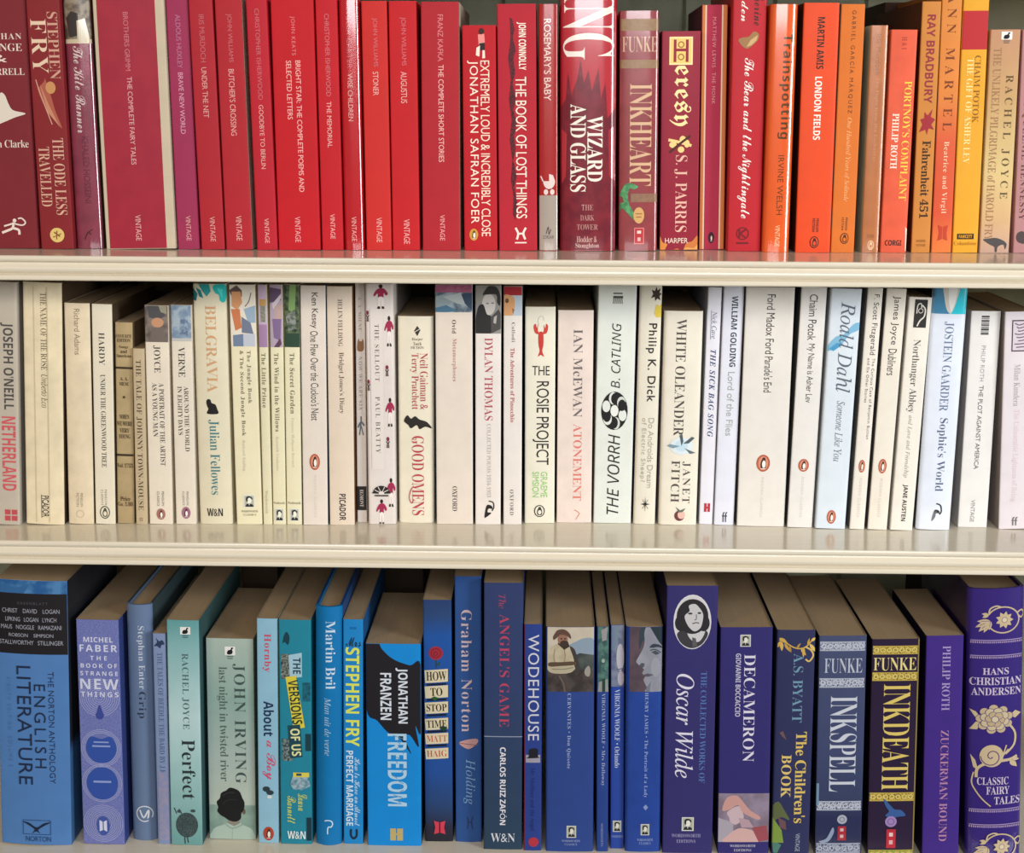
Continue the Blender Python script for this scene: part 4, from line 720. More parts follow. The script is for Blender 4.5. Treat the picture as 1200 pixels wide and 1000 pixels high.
# ================================================================== bottom shelf
WH = 'dcdce0'
B(2, -6, 76.3, 682, 0.5, 84, 991.5, '5b8fd0', 'very thick sky-blue anthology with a black upper block of tiny white names', [
    P('spine_picture', 679, 697, 0, 1, [('r', 0, 0, 1, 1, ('2f6aa8', '5a94cc', 70, .4)), ('p', [(0, .2), (.3, .6), (.5, .3), (.4, 1), (0, 1)], '3a74b0')]),
    P('colour_panel', 696, 767, 0, 1, [('r', 0, 0, 1, 1, '232024')]),
    *lines_h('editor', ['GREENBLATT'], 'sans', '5a5a62', [(706, 709, .5)], .1, .95),
    *lines_h('editor', ['CHRIST    DAVID    LOGAN', 'LIPKING   LOGAN   LYNCH', 'MAUS   NOGGLE   RAMAZANI', 'ROBSON    SIMPSON', 'STALLWORTHY   STILLINGER'], 'sans', 'b5b8c4', [(714, 719, .9), (724, 729, .8), (733, 738, .95), (743, 747, .7), (751, 756, 1)], .05, .94),
    T('d', 'THE NORTON ANTHOLOGY', 'sans', '2b3c66', 787, 918, .72, .80), T('d', 'ENGLISH', 'sans', '22304f', 802, 900, .52, .68), T('d', 'LITERATURE', 'sans', '22304f', 781, 920, .28, .48), T('d', 'EIGHTH EDITION  VOLUME 2', 'sans', '5a86c0', 795, 900, .14, .19, 'edition'),
    P('publisher_logo', 961, 978, .32, .72, [('r', 0, 0, 1, .04, '2b4a7c'), ('r', 0, .96, 1, 1, '2b4a7c'), ('r', 0, 0, .02, 1, '2b4a7c'), ('r', .98, 0, 1, 1, '2b4a7c'), ('p', [(0, .12), (.22, .2), (.5, .5), (.75, .22), (1, .14), (.75, .4), (.55, .68), (.62, .9), (.48, .78), (.34, .9), (.42, .64), (.2, .34)], '1e2840')]), U('h', 'NORTON', 'sans', '2b4a7c', 980, 986, .36, .72)],
  bulge=.0025, side='2b2c34', sgrad=[(682, '2b2c34'), (868, '2b2c34'), (884, '4a7ab0'), (992, '4a7ab0')], rough=.5, depth=.16)
rings = []
for cy_, rs in ((.335, [.08 + .05 * i for i in range(9)]), (.56, [.40, .44, .48]), (.715, [.40, .44, .48]), (.895, [.16 + .045 * i for i in range(8)])):
    rings += [('o', .5, cy_, q, .014, 'a6acd6') for q in rs]
B(2, 88.7, 138.5, 727, 98, 146, 990, '6c74b4', 'lilac-blue patterned paperback with two deep blue discs and stacked pale capitals', [
    P('ring_pattern', 727, 992, 0, 1, [('r', 0, 0, 1, 1, ('646cae', '8088c2', 1200, .45))] + rings),
    *lines_h('author', ['MICHEL', 'FABER'], 'sb', 'd8dcf0', [(747, 753, .74), (756, 764, .95)], .04, .98), *lines_h('title', ['THE', 'BOOK OF', 'STRANGE', 'NEW', 'THINGS'], 'sb', 'd8dcf0', [(769, 774, .42), (778, 783, .92), (787, 792, .95), (796, 808, .97), (811, 817, .95)], .04, .98),
    P('drop_emblem', 826, 843, .40, .60, [('p', [(.5, 0), (.85, .5), (1, .72), (.8, .95), (.5, 1), (.2, .95), (0, .72), (.15, .5)], '3c4c9c')]),
    P('blue_disc', 862, 894, .15, .87, [('p', [(.15, .05), (.5, .12), (.85, .05), (1, .4), (.95, .7), (.75, .95), (.5, 1), (.25, .95), (.05, .7), (0, .4)], '3454a8'), ('r', .25, .22, .75, .27, '93a4d8'), ('r', .2, .36, .8, .42, '93a4d8')]), P('blue_disc', 899, 937, .13, .89, [('e', .5, .5, .5, .5, '3454a8'), ('r', .22, .42, .78, .48, '93a4d8')]),
    P('publisher_logo', 956, 979, .34, .66, [('e', .5, .5, .5, .5, '4458a4'), ('p', [(.22, .22), (.46, .3), (.46, .72), (.22, .8)], 'd8dcf0'), ('p', [(.78, .22), (.54, .3), (.54, .72), (.78, .8)], 'd8dcf0')])], side='3a4a8c')
B(2, 146.3, 177, 709.5, 155, 184, 985.5, '6c82a4', 'slate-blue hardback with rounded spine and a white scrolled emblem at its foot', [
    A('d', 'Stephan Enter', 'r', 'd3dae4', 734, 808, .40, .70), T('d', 'Grip', 'r', '2c3444', 811, 842, .36, .70),
    P('publisher_logo', 943, 965, .16, .90, [('o', .5, .5, .46, .06, 'dfe4ea'), ('l', [(.25, .3), (.45, .7), (.72, .3), (.68, .75)], .045, 'dfe4ea'), ('r', .7, .7, 1, .9, '6c82a4')])], hard=True, rough=.55, side='3e5054', bulge=.004, headband='c8d0d4')
B(2, 178.2, 194.3, 743, 185.5, 200, 989.5, '8496bc', 'slim pale blue book with faint dark lettering along its whole spine', [
    P('printed_figure', 748, 760, .1, .9, [('p', [(0, .8), (.3, .4), (.2, 0), (.5, .3), (.8, .2), (1, .6), (.7, .7), (.6, 1), (.3, .8)], '2c3a5c')]), T('d', 'THE TALES OF BEEDLE THE BARD BY J.K. ROWLING', 'r', '54648c', 765, 945, .28, .72),
    P('spine_picture', 905, 985, .15, .9, [('r', 0, 0, 1, 1, ('8a92b8', '9c96b0', 220, .5))])])
ELS_NEST = P('nest_picture', 945, 989, .12, .92, [('e', .5, .5, .44, .33, ('2c3a3c', '4a5c5c', 1400, .5)), ('l', [(.1, .2), (.0, .05)], .02, '2c3a3c'), ('l', [(.3, .2), (.2, .08)], .02, '2c3a3c'), ('e', .2, .14, .08, .04, '3a4c4e'), ('e', .75, .12, .1, .04, '3a4c4e'), ('l', [(.4, .8), (.42, 1)], .02, '2c3a3c'), ('l', [(.5, .8), (.55, .97)], .02, '2c3a3c')])
B(2, 195, 232.5, 727.5, 200.5, 237.3, 991, '7fb0b0', 'misty teal paperback with a dark feathered nest at its foot', [
    swan(735, 749, .42, .74), A('d', 'RACHEL JOYCE', 'r', '4c6464', 766, 855, .44, .66), T('d', 'Perfect', 'r', '283436', 867, 937, .40, .82), ELS_NEST],
  grad=[(727, '5f9c9c'), (765, '88b6b6'), (840, 'b6d2d2'), (900, '9cc2c0'), (992, '6a9c9a')], side='3a5c5e')
B(2, 240.5, 297, 749, 246, 299.3, 984.3, 'a3b5ab', 'wide grey-green paperback with a dark-haired boy seen from behind', [
    P('boy_picture', 920, 986, 0, 1, [('r', 0, .36, 1, 1, ('7a9488', '8ca598', 60, .5)), ('p', [(.03, 1), (.06, .84), (.14, .76), (.34, .70), (.44, .64), (.48, .54), (.60, .54), (.64, .64), (.72, .70), (.90, .77), (.96, .86), (.98, 1)], 'a9bdb0'), ('p', [(.42, .58), (.64, .58), (.66, .68), (.54, .73), (.40, .68)], '8a8478'),
        ('l', [(.36, .70), (.5, .77), (.72, .70)], .016, '8fa398'), ('l', [(.5, .78), (.49, 1)], .008, '93a89c'), ('e', .755, .47, .035, .05, '6a5a4e'),
        ('p', [(.20, .40), (.17, .31), (.24, .24), (.27, .15), (.38, .10), (.46, .05), (.58, .07), (.67, .12), (.72, .22), (.77, .32), (.75, .44), (.70, .50), (.68, .60), (.57, .65), (.43, .63), (.34, .58), (.25, .54), (.18, .47)], '191a1b'), ('l', [(.3, .2), (.42, .14), (.56, .14)], .012, '2c2d2e'), ('l', [(.3, .36), (.4, .27), (.6, .26)], .010, '2a2b2c')]),
    swan(758, 774, .40, .62), A('d', 'JOHN IRVING', 'r', '3f524e', 778, 918, .56, .82), T('d', 'last night in twisted river', 'r', '4f625c', 782, 916, .22, .44)],
  grad=[(749, 'a8b8ac'), (820, '8ca89e'), (880, 'a2b4ac'), (940, 'b2beb0'), (986, '9aaea2')], side='5c706a')
B(2, 300.5, 325.2, 725.5, 303, 326.7, 988.3, '8fbdd2', 'pale blue paperback with navy and pink hand lettering and tiny black shoes', [
    A('d', 'Hornby', 'b', 'c84c64', 743, 788, .28, .68), T('d', 'About', 'sb', '1e3050', 822, 863, .30, .80), T('d', 'a Boy', 's', 'd04c6c', 868, 914, .24, .86),
    P('shoe_picture', 918, 938, .2, .8, [('e', .35, .35, .3, .16, '2c3c44'), ('e', .65, .55, .3, .14, '2c3c44'), ('e', .6, .8, .2, .1, 'd8dcd8')]), penguin(969, 985, .24, .76, ring='b0442c')], side='c9cfa8')
B(2, 326.8, 363.5, 727, 328.6, 366, 989.7, '1f8298', 'teal paperback with three paper-strip title labels', [
    P('bird_emblem', 741, 756, .12, .34, [('p', [(.2, .3), (.6, .0), (1, .4), (.8, 1), (.3, .8), (0, .9)], '123f4c')]),
    P('photo_scrap', 767, 796, .06, .34, [('r', 0, 0, 1, 1, ('8a8c80', '2c3c40', 500, .5))]), P('title_label', 765, 795, .30, .72, [('p', [(.0, .1), (1, .0), (1, .95), (.1, 1)], '9fc4d2')]), T('d', 'THE', 'sb', '1c3c4c', 771, 790, .44, .68),
    P('photo_scrap', 800, 822, .74, .98, [('r', 0, 0, 1, 1, ('164c5c', '1c6a7c', 300, .5))]), P('title_label', 792, 855, .20, .80, [('p', [(.0, .03), (.55, .0), (1, .96), (.4, 1)], 'd8c840')]), T('d', 'VERSIONS', 'sb', '24382c', 797, 849, .34, .66, 'title', .10),
    P('photo_scrap', 866, 892, .08, .42, [('r', 0, 0, 1, 1, ('7c8c88', '2c3c40', 500, .5))]), P('title_label', 849, 889, .26, .72, [('p', [(.0, .04), (.85, .0), (1, .95), (.15, 1)], '1c4450')]), T('d', 'OF US', 'sb', 'e0e0a0', 854, 886, .36, .66, 'title', .06),
    P('photo_scrap', 860, 880, .82, 1, [('r', 0, 0, 1, 1, '143c48')]), P('car_picture', 902, 926, .28, .96, [('p', [(.05, .7), (.2, .3), (.9, .35), (1, .8), (.6, 1), (.2, .95)], ('5c8494', '9cb4bc', 300, .5)), ('r', .2, .14, .95, .36, 'd8c850'), ('r', .35, .18, .6, .3, '2c4c50')]),
    A('d', 'Laura', 's', 'c8d060', 930, 950, .56, .86), A('d', 'Barnett', 's', 'c8d060', 933, 965, .22, .50), P('photo_scrap', 958, 985, .84, 1, [('r', 0, 0, 1, 1, '143240')]), U('h', 'W&N', 'sb', 'dce8e8', 974, 983, .22, .80)])
B(2, 368.6, 401, 712, 369.6, 400.2, 991.3, '1274b0', 'bright blue hardback with rounded spine and white question-shaped mark at its foot', [
    A('d', 'Martin Bril', 'r', 'c8dcea', 728, 808, .40, .76), T('d', 'Man uit de verte', 'i', 'a8c8de', 818, 886, .36, .60), P('publisher_logo', 961, 978, .34, .68, [('l', [(.05, .1), (.4, .05), (.8, .1), (.95, .3), (.8, .5), (.5, .5), (.4, .7), (.4, 1)], .06, 'd4e2ec')])], hard=True, rough=.38, bulge=.005, side='154a86', headband='d8dce0', depth=.14)
B(2, 401.6, 425.3, 726.5, 402, 425.6, 989.5, '1a82c4', 'blue paperback with tall condensed yellow capitals under a scrawled black word', [
    U('h', 'PENGUIN', 'sans', '0e5c94', 735, 738, .34, .66), T('h', 'Mrs', 's', '16202c', 747, 758, .14, .90), T('d', 'STEPHEN FRY', 'sb', 'd8e05c', 759, 875, .12, .82), T('d', 'How to Have an Almost', 's', 'b8d8ea', 888, 968, .56, .86), T('d', 'PERFECT MARRIAGE', 'sb', 'd0e2ee', 880, 968, .14, .50), P('publisher_logo', 971, 984, .34, .72, [('p', [(0, .1), (.25, .1), (.25, .6), (.5, .78), (.75, .6), (.75, .1), (1, .1), (1, .7), (.5, 1), (0, .7)], '16283c')])], side='145a94')
B(2, 428.5, 493, 755, 431, 493.7, 991.5, '0f85cf', 'wide bright blue paperback with a black ink blot behind white condensed capitals', [
    P('ink_blot', 753, 892, 0, 1, [('p', [(0, -.02), (.22, 0), (.3, .06), (.5, .14), (.8, .19), (1, .19), (1, .75), (.9, .7), (.96, .88), (.8, .78), (.7, .8), (.82, .94), (.6, .8), (.4, .76), (.2, .66), (0, .56)], '1c1a20')]),
    A('d', 'JONATHAN', 'sb', 'd4dce4', 783, 848, .54, .76), A('d', 'FRANZEN', 'sb', 'd4dce4', 789, 844, .26, .46), T('d', 'FREEDOM', 'sb', 'a8cbe0', 860, 945, .38, .74),
    P('feather_pattern', 862, 943, .42, .74, [('l', [(.2 + .2 * (i % 4), i / 14), (.8 - .18 * (i % 3), i / 14 + .05)], .02, '5a8cb0') for i in range(14)]), P('publisher_logo', 971, 985, .42, .66, [('r', 0, 0, .46, 1, 'b8a468'), ('r', .54, 0, 1, 1, 'b8a468'), ('r', 0, .4, 1, .55, 'b8a468')])], side='1b3044')
lab = []
for s, a, b_, c in (('HOW', 784, 801, '2c2418'), ('TO', 803, 819, '2c2418'), ('STOP', 822, 837, '2c2418'), ('TIME', 841, 856, '2c2418'), ('MATT', 858.5, 872.5, 'b84a34'), ('HAIG', 876, 890, 'b84a34')):
    lab += [P('title_label', a, b_, .03, .86, [('p', [(.0, .12), (1, .0), (1, .88), (0.03, 1)], 'd6cba8')])]
    w = .84 if len(s) > 2 else .5
    lab += [T('h', s, 'b' if a < 858 else 'r', c, a + 3.2, b_ - 3.2, .45 - w * .43, .45 + w * .43, 'title' if a < 858 else 'author', .04)]
    if s != 'HAIG': lab.append(P('printed_bar', b_ - .5, b_ + 3, .12, .8, [('p', [(0, .3), (1, 0), (1, .6), (0, 1)], '10182c')]))
B(2, 496, 528.5, 703.5, 498, 531, 986.7, '1d519c', 'blue paperback darkening downward with a red rose above ribbon labels', [
    P('rose_picture', 756, 783, .14, .74, [('c', .5, .36, .42, 'a02838'), ('o', .5, .36, .3, .05, '7a1826'), ('o', .48, .38, .14, .05, '7a1826'), ('l', [(.5, .66), (.52, 1)], .03, '28402c'), ('p', [(.52, .86), (.75, .72), (.7, .9)], '2c4c30')]), *lab,
    P('leaf_picture', 816, 821, .25, .55, [('p', [(0, .5), (.4, 0), (1, .4), (.5, 1)], '24582c')]), P('leaf_picture', 850, 857, .55, .85, [('p', [(0, .5), (.4, 0), (1, .4), (.5, 1)], '1c3c2c')]), vlogo(961, 978, .32, .74, 'c83c50')],
  grad=[(703, '243c6c'), (720, '284470'), (745, '1d519c'), (900, '1f4c94'), (945, '25406c'), (970, '26283a'), (988, '24242e')], side='1d3c6c')
B(2, 532.6, 564, 676, 534, 564.6, 987.3, '2c5290', 'tall denim-blue book with pale pink serif lettering above slanted blue italics', [
    A('d', 'Graham Norton', 'r', 'd0b8bc', 715, 858, .24, .64), P('feather_picture', 866, 879, .14, .86, [('p', [(0, .4), (.4, .1), (.9, 0), (1, .3), (.7, .8), (.4, .9)], 'c89a98'), ('l', [(0, .4), (1, .6)], .02, '8c5a60')]), T('d', 'Holding', 'i', '7ca4cc', 890, 943, .30, .76), P('publisher_logo', 956, 972, .42, .68, [('l', [(.1, .1), (.25, .5), (.1, 1)], .06, '1c2c50'), ('l', [(.9, .1), (.75, .5), (.9, 1)], .06, '1c2c50'), ('l', [(.2, .5), (.8, .5)], .05, '1c2c50')])], hard=False, bulge=.001)
B(2, 567, 613.3, 683.5, 567, 611.3, 996, '2c3a62', 'tall navy book with red spaced capitals above a thin rule and white author line', [
    T('d', 'The', 'i', 'a04058', 697, 713, .38, .56), T('d', "ANGEL'S GAME", 'r', 'b0405a', 720, 852, .40, .66), P('rule', 863, 864, 0, 1, [('r', 0, 0, 1, 1, '8a94a8')]), A('d', 'CARLOS RUIZ ZAFÓN', 'sb', 'dcd8dc', 876, 967, .42, .60), U('h', 'W&N', 'r', 'c8ccd4', 977, 987, .18, .82)],
  grad=[(683, '2e3a66'), (800, '2c3a62'), (870, '2a3c5c'), (996, '263c52')], depth=.155)
B(2, 614.2, 635.5, 732, 614, 634.2, 997.3, '2a4290', 'royal blue paperback with a red left edge and large white sans capitals', [
    R(728, 1002, 0, .07, '8a2038'), A('d', 'WODEHOUSE', 'sans', 'dcdce4', 744, 868, .22, .84), P('spine_picture', 876, 894, .1, .92, [('r', 0, .5, 1, 1, 'a5a0b0'), ('p', [(.2, .6), (.25, .15), (.8, .1), (.85, .6), (1, .68), (.05, .72)], '1e1c28')]), T('d', 'Mr. Mulliner and the Angel', 'r', '1b2c6c', 900, 974, .32, .62), P('publisher_logo', 980, 994, .26, .84, [('c', .5, .5, .5, 'b83444')])], side='26387c')
B(2, 640.5, 696.3, 735.5, 638.7, 695.7, 998.7, '2c468c', 'wide royal blue paperback with a painting of a bearded man in a white shirt', [
    P('spine_picture', 735, 811, .03, .985, [('r', 0, 0, 1, 1, ('c9bda8', 'd0c6b2', 60, .5)), ('p', [(.45, .30), (.62, .22), (.8, .17), (1, .2), (1, .48), (.5, .48)], '8fa0b0'), ('p', [(.5, .46), (.7, .40), (1, .43), (1, 1), (.4, 1)], ('3f4746', '555b56', 90, .5)), ('r', 0, .66, 1, 1, ('3a3432', '544a46', 90, .5)),
        ('p', [(.0, .62), (.03, .42), (.10, .30), (.24, .26), (.42, .27), (.53, .33), (.57, .45), (.60, .62), (.5, .70), (.25, .72), (.06, .70)], ('b8a98c', 'c8bb9c', 120, .5)), ('p', [(.48, .30), (.58, .34), (.64, .46), (.70, .68), (.60, .74), (.57, .5)], '433c3a'),
        ('l', [(.16, .34), (.14, .46), (.16, .55)], .012, '9a8c74'), ('l', [(.36, .32), (.38, .45), (.36, .55)], .012, '9a8c74'), ('p', [(.04, .55), (.3, .54), (.58, .53), (.60, .58), (.3, .60), (.05, .61)], '5c4a3a'), ('p', [(.08, .62), (.3, .61), (.56, .60), (.58, .66), (.35, .70), (.10, .70)], 'b9b094'), ('l', [(.1, .65), (.35, .65), (.56, .62)], .010, '8a7e66'),
        ('p', [(.22, .26), (.26, .22), (.44, .22), (.48, .3), (.36, .35)], '3e322c'), ('e', .33, .19, .11, .09, '9a705a'), ('e', .36, .255, .09, .05, '42352e'), ('p', [(.12, .16), (.16, .1), (.22, .05), (.34, .035), (.44, .07), (.50, .13), (.50, .18), (.40, .13), (.28, .12), (.20, .17), (.14, .20)], '63483e'), ('e', .30, .18, .02, .012, '3a2a24'), ('e', .38, .18, .02, .012, '3a2a24'),
        ('p', [(.8, .68), (.84, .62), (.9, .60), (.93, .68), (.9, .76), (.82, .74)], 'a09a8e'), ('l', [(.25, .75), (.34, .86), (.38, 1)], .02, '6a5c54')]),
    A('d', 'CERVANTES • Don Quixote', 'r', 'a9b6d8', 813, 901, .43, .52), portrait_stamp(968, 982, .44, .64), U('h', 'WORDSWORTH', 'r', '9aa8d0', 984.5, 987, .34, .72), U('h', 'CLASSICS', 'r', '9aa8d0', 988.5, 991, .40, .66)], rc=.002, bulge=.0008)
B(2, 699, 714.2, 735, 699.6, 711.8, 998.5, '27448f', 'slim royal blue paperback with a green-tinted picture at its head', [
    P('spine_picture', 735, 811, .08, .98, [('r', 0, 0, 1, 1, ('3c5c5c', '5c8478', 200, .4)), ('p', [(.3, .05), (.9, .0), (.8, .2), (.4, .22)], 'a09a9c'), ('p', [(.1, .85), (.9, .8), (1, 1), (0, 1)], '9a9a98'), ('p', [(.4, .8), (.7, .8), (.7, 1), (.4, 1)], '2c4438'), ('e', .5, .52, .15, .03, 'a8b8a8')]), A('d', 'VIRGINIA WOOLF • Mrs Dalloway', 'r', 'b4bcd8', 813, 921, .34, .72), U('d', 'WORDSWORTH', 'sans', '93a0cc', 965, 992, .36, .56)])
B(2, 716, 731.7, 733, 715, 731, 995, '2a48a0', 'slim royal blue paperback with a blurred pale face at its head', [
    P('spine_picture', 733, 805, .04, .98, [('r', 0, 0, 1, 1, ('5c6484', '8a92a4', 100, .4)), ('p', [(.0, .0), (.6, 0), (.5, .3), (.2, .4), (0, .4)], '7a8a9c'), ('e', .7, .52, .3, .22, 'c0bcc4'), ('e', .75, .86, .26, .12, 'b8b0bc'), ('l', [(.4, .72), (.95, .7)], .04, '6a6078')]), A('d', 'VIRGINIA WOOLF • Orlando', 'r', 'c4cce4', 808, 900, .30, .68), portrait_stamp(962, 975, .18, .82), U('h', 'WORDSWORTH', 'r', '93a0cc', 979, 982, .08, .94)])
B(2, 734, 777, 735.5, 732, 774, 999, '29489a', 'royal blue paperback with a grey profile of a young face at its head', [
    P('spine_picture', 735, 811, .10, .99, [('r', 0, 0, 1, 1, ('54464f', '64525a', 60, .5)), ('p', [(.30, .34), (.28, .16), (.38, 0), (1, 0), (1, .5), (.6, .4), (.42, .2)], '3a4750'), ('p', [(.50, .0), (.64, .0), (.74, .10), (.86, .2), (1, .30), (1, 1), (.50, 1), (.53, .93), (.46, .86), (.43, .81), (.47, .765), (.42, .735), (.39, .70), (.44, .655), (.38, .625), (.25, .57), (.20, .525), (.30, .43), (.41, .32), (.45, .22), (.44, .1)], ('8f919c', 'a3a4ae', 40, .5)),
        ('e', .80, .62, .15, .15, '9fa0aa'), ('p', [(.60, .31), (.72, .26), (.92, .28), (1, .33), (.86, .31), (.7, .32)], '3c444e'), ('p', [(.66, .385), (.78, .36), (.93, .41), (.8, .43)], '4a525c'), ('l', [(.62, .36), (.78, .345), (.96, .40)], .014, '343c46'), ('p', [(.28, .60), (.36, .55), (.46, .56), (.44, .61), (.38, .63)], '565864'), ('p', [(.42, .735), (.55, .715), (.74, .735), (.58, .765), (.46, .76)], '5e5862'), ('p', [(.52, .93), (.66, .84), (.62, 1), (.5, 1)], '7a7c88'), ('p', [(.62, 0), (1, 0), (1, .30), (.88, .22), (.76, .12)], '2e3c44')]),
    A('d', 'HENRY JAMES • The Portrait of a Lady', 'r', 'a8b8dc', 812, 935, .50, .62), P('ornament', 943, 950, .50, .64, [('p', [(.5, 0), (1, .5), (.5, 1), (0, .5)], '8a9ccc')]), portrait_stamp(966, 979, .44, .68), U('h', 'WORDSWORTH', 'r', '93a8d4', 983, 986, .34, .78), U('h', 'CLASSICS', 'r', '93a8d4', 987, 990, .40, .72)], rc=.003, bulge=.0012, rough=.35, worn=.08)
B(2, 782, 841.3, 687, 775.7, 834.7, 1000.5, '332d68', 'thick tall indigo book with an oval black and white portrait at its head', [
    P('oval_portrait', 697, 761, .14, .88, [('e', .5, .5, .5, .5, 'd8d6d8'), ('e', .5, .5, .47, .475, 'cfcdcc'), ('p', [(.1, .72), (.3, .64), (.5, .8), (.7, .62), (.92, .7), (.8, .88), (.6, .97), (.4, .97), (.2, .88)], '3c3a3e'), ('p', [(.36, .62), (.5, .74), (.64, .62), (.84, .66), (.72, .84), (.55, .86), (.4, .76)], 'c8c6c6'), ('p', [(.5, .78), (.6, .8), (.64, .94), (.52, .96)], '5a585a'), ('e', .5, .40, .42, .32, '2a282c'), ('e', .2, .52, .16, .15, '2a282c'), ('e', .8, .52, .16, .15, '2a282c'), ('p', [(.4, .2), (.56, .17), (.68, .24), (.78, .36), (.76, .52), (.7, .62), (.56, .67), (.42, .6), (.32, .48), (.3, .38), (.42, .3)], 'c6c4c4'), ('e', .44, .345, .06, .018, '3a383a'), ('e', .68, .335, .05, .018, '3a383a'), ('l', [(.6, .36), (.6, .45), (.55, .46)], .012, '6a686a'), ('l', [(.5, .53), (.6, .51), (.68, .52)], .014, '4c484a')]),
    T('d', 'THE COLLECTED WORKS OF', 'r', '5474b0', 787, 918, .70, .82), T('d', 'Oscar Wilde', 'i', 'dcd8e4', 790, 912, .22, .58), portrait_stamp(958, 974, .38, .62), U('h', 'WORDSWORTH', 'r', '9c98c0', 977.5, 981.5, .18, .76), U('h', 'EDITIONS', 'r', '9c98c0', 984, 988, .28, .66)], depth=.155, side='1f1c44', rc=.001)
B(2, 844, 906.3, 736, 841.3, 900, 1001, '302b6c', 'wide indigo paperback with a faded pink head in profile near its foot', [
    portrait_stamp(744, 758, .38, .58), T('d', 'DECAMERON', 'r', 'dcd8e4', 767, 893, .46, .68), A('d', 'GIOVANNI BOCCACCIO', 'sb', 'c4c0d4', 766, 840, .30, .40),
    P('spine_picture', 930, 987, 0, 1, [('r', 0, 0, 1, 1, ('7c6e7c', '94869a', 60, .4)), ('p', [(0, .5), (.3, .6), (.3, 1), (0, 1)], 'a9a0ac'), ('p', [(.12, 1), (.2, .86), (.4, .72), (.62, .74), (.74, .82), (.8, 1)], 'd0a8a4'), ('p', [(.66, .7), (.95, .66), (1, .95), (.8, 1)], '9a4c54'), ('p', [(.18, .38), (.4, .26), (.5, .46), (.46, .56), (.34, .64), (.24, .58), (.22, .5)], 'c8b0b4'), ('p', [(.08, .34), (.16, .1), (.34, .04), (.46, .14), (.62, .34), (.82, .48), (.78, .54), (.56, .44), (.46, .36), (.38, .24), (.2, .34)], 'c89890'), ('p', [(.4, .5), (.6, .54), (.7, .7), (.46, .7)], 'b596a0')]),
    U('h', 'WORDSWORTH', 'r', 'c4c0d4', 990, 993, .24, .74), U('h', 'EDITIONS', 'r', 'c4c0d4', 995, 998, .32, .66)], side='221e50')
B(2, 912, 955.3, 739, 903, 949, 1003, '2c2f56', 'dark navy paperback with gold scroll at its head and a green figure at its foot', [
    P('gold_ornament', 745, 778, .04, .98, [('l', [(.02, .16), (.2, .26), (.42, .42), (.62, .46), (.80, .36), (.96, .10)], .018, 'c9a24c'), ('l', [(.74, .40), (.90, .52), (.97, .72), (.86, .92), (.76, .84)], .022, 'd8b864')] + [('p', petal(x_, y_, a_, l_, w_, .76), c_) for x_, y_, a_, l_, w_, c_ in ((.02, .1, .5, .26, .05, 'c9a24c'), (.08, .22, 1.5, .26, .05, 'd0ac58'), (.16, .28, .95, .28, .04, 'c09844'), (.06, .2, 2.0, .2, .04, 'c9a24c'), (.5, .45, -.9, .18, .03, 'b08a3c'), (.62, .46, .9, .24, .04, 'd0ac58'), (.7, .42, 1.6, .28, .04, 'c9a24c'), (.86, .3, .9, .3, .05, 'd8b864'), (.9, .2, -.6, .16, .04, 'd8b864'), (.8, .34, -1.3, .2, .03, 'c09844'), (.3, .36, 1.3, .2, .03, 'a8843c'))]),
    A('d', 'A.S. BYATT', 'r', '6c94a8', 766, 847, .44, .70), T('d', "The Children's", 'b', 'd6b860', 858, 965, .56, .86), T('d', 'BOOK', 'b', 'dcc070', 885, 935, .20, .46),
    P('fairy_picture', 940, 1000, 0, .5, [('p', [(.0, .1), (.3, .0), (.6, .15), (.9, .35), (.5, .3), (.2, .35), (0, .4)], '5c6440'), ('p', [(.3, .3), (.7, .38), (.75, .55), (.4, .5)], '6a4c50'), ('p', [(0, .3), (.3, .45), (.5, .55), (.62, .8), (.0, .8)], '7a9440'), ('p', [(.0, .8), (.3, .8), (.5, .84), (.3, 1), (.1, 1)], '4c7a6c')]), P('leaf_picture', 857, 868, .12, .32, [('p', [(0, .2), (.5, .0), (1, 1), (.4, .6)], '6a5058')]), U('d', 'VINTAGE', 'sans', '9ca4b4', 977, 998, .62, .74)], rc=.0015, side='181a34', bulge=.001)
def orn(y0, y1, a, b, bg): return P('ornamental_band', y0, y1, .02, .97, [('r', 0, 0, 1, 1, (bg, a, 900, .4, None, .42, .5)), ('r', 0, 0, 1, .1, a), ('r', 0, .9, 1, 1, a)] + [('o', .08 + .14 * i, .5, .055, .02, b) for i in range(7)])
B(2, 960, 1016.3, 746, 955, 1008.7, 1003, '3a4468', 'slate navy paperback with silver lace bands and a small moon at its foot', [
    orn(752, 763, 'c0c6d4', 'd4d8e4', '4a5478'), A('h', 'FUNKE', 'r', 'c8cedc', 772, 789, .12, .92), orn(795, 806, 'c0c6d4', 'd4d8e4', '4a5478'), T('d', 'INKSPELL', 'r', 'dce0ea', 816, 928, .26, .84), orn(939, 950, 'c0c6d4', 'd4d8e4', '3c4668'),
    P('moon_emblem', 953, 968, .46, .68, [('c', .5, .5, .48, 'b8bcc8'), ('o', .5, .5, .28, .1, '8a90a4')]), P('publisher_label', 968.5, 985, .48, .66, [('r', 0, 0, 1, 1, 'b8303c'), ('r', .3, .15, .7, .36, 'e0c4c4'), ('r', .3, .6, .7, .82, 'e0c4c4')]),
    P('feather_picture', 970, 988, .08, .40, [('p', [(0, .9), (.5, .7), (.9, 0), (1, .3), (.7, .85), (.3, 1)], '9aa8c4')]), orn(988, 1000, 'a8aec0', 'c0c6d4', '3c4668'),
    P('tab', 918, 944, 0, .06, [('r', 0, 0, 1, 1, '7c9cb8')])], grad=[(746, '4a5478'), (880, '424c74'), (935, '3a4468'), (960, '2a3058'), (1003, '2c3058')], rough=.3, side='20243c')
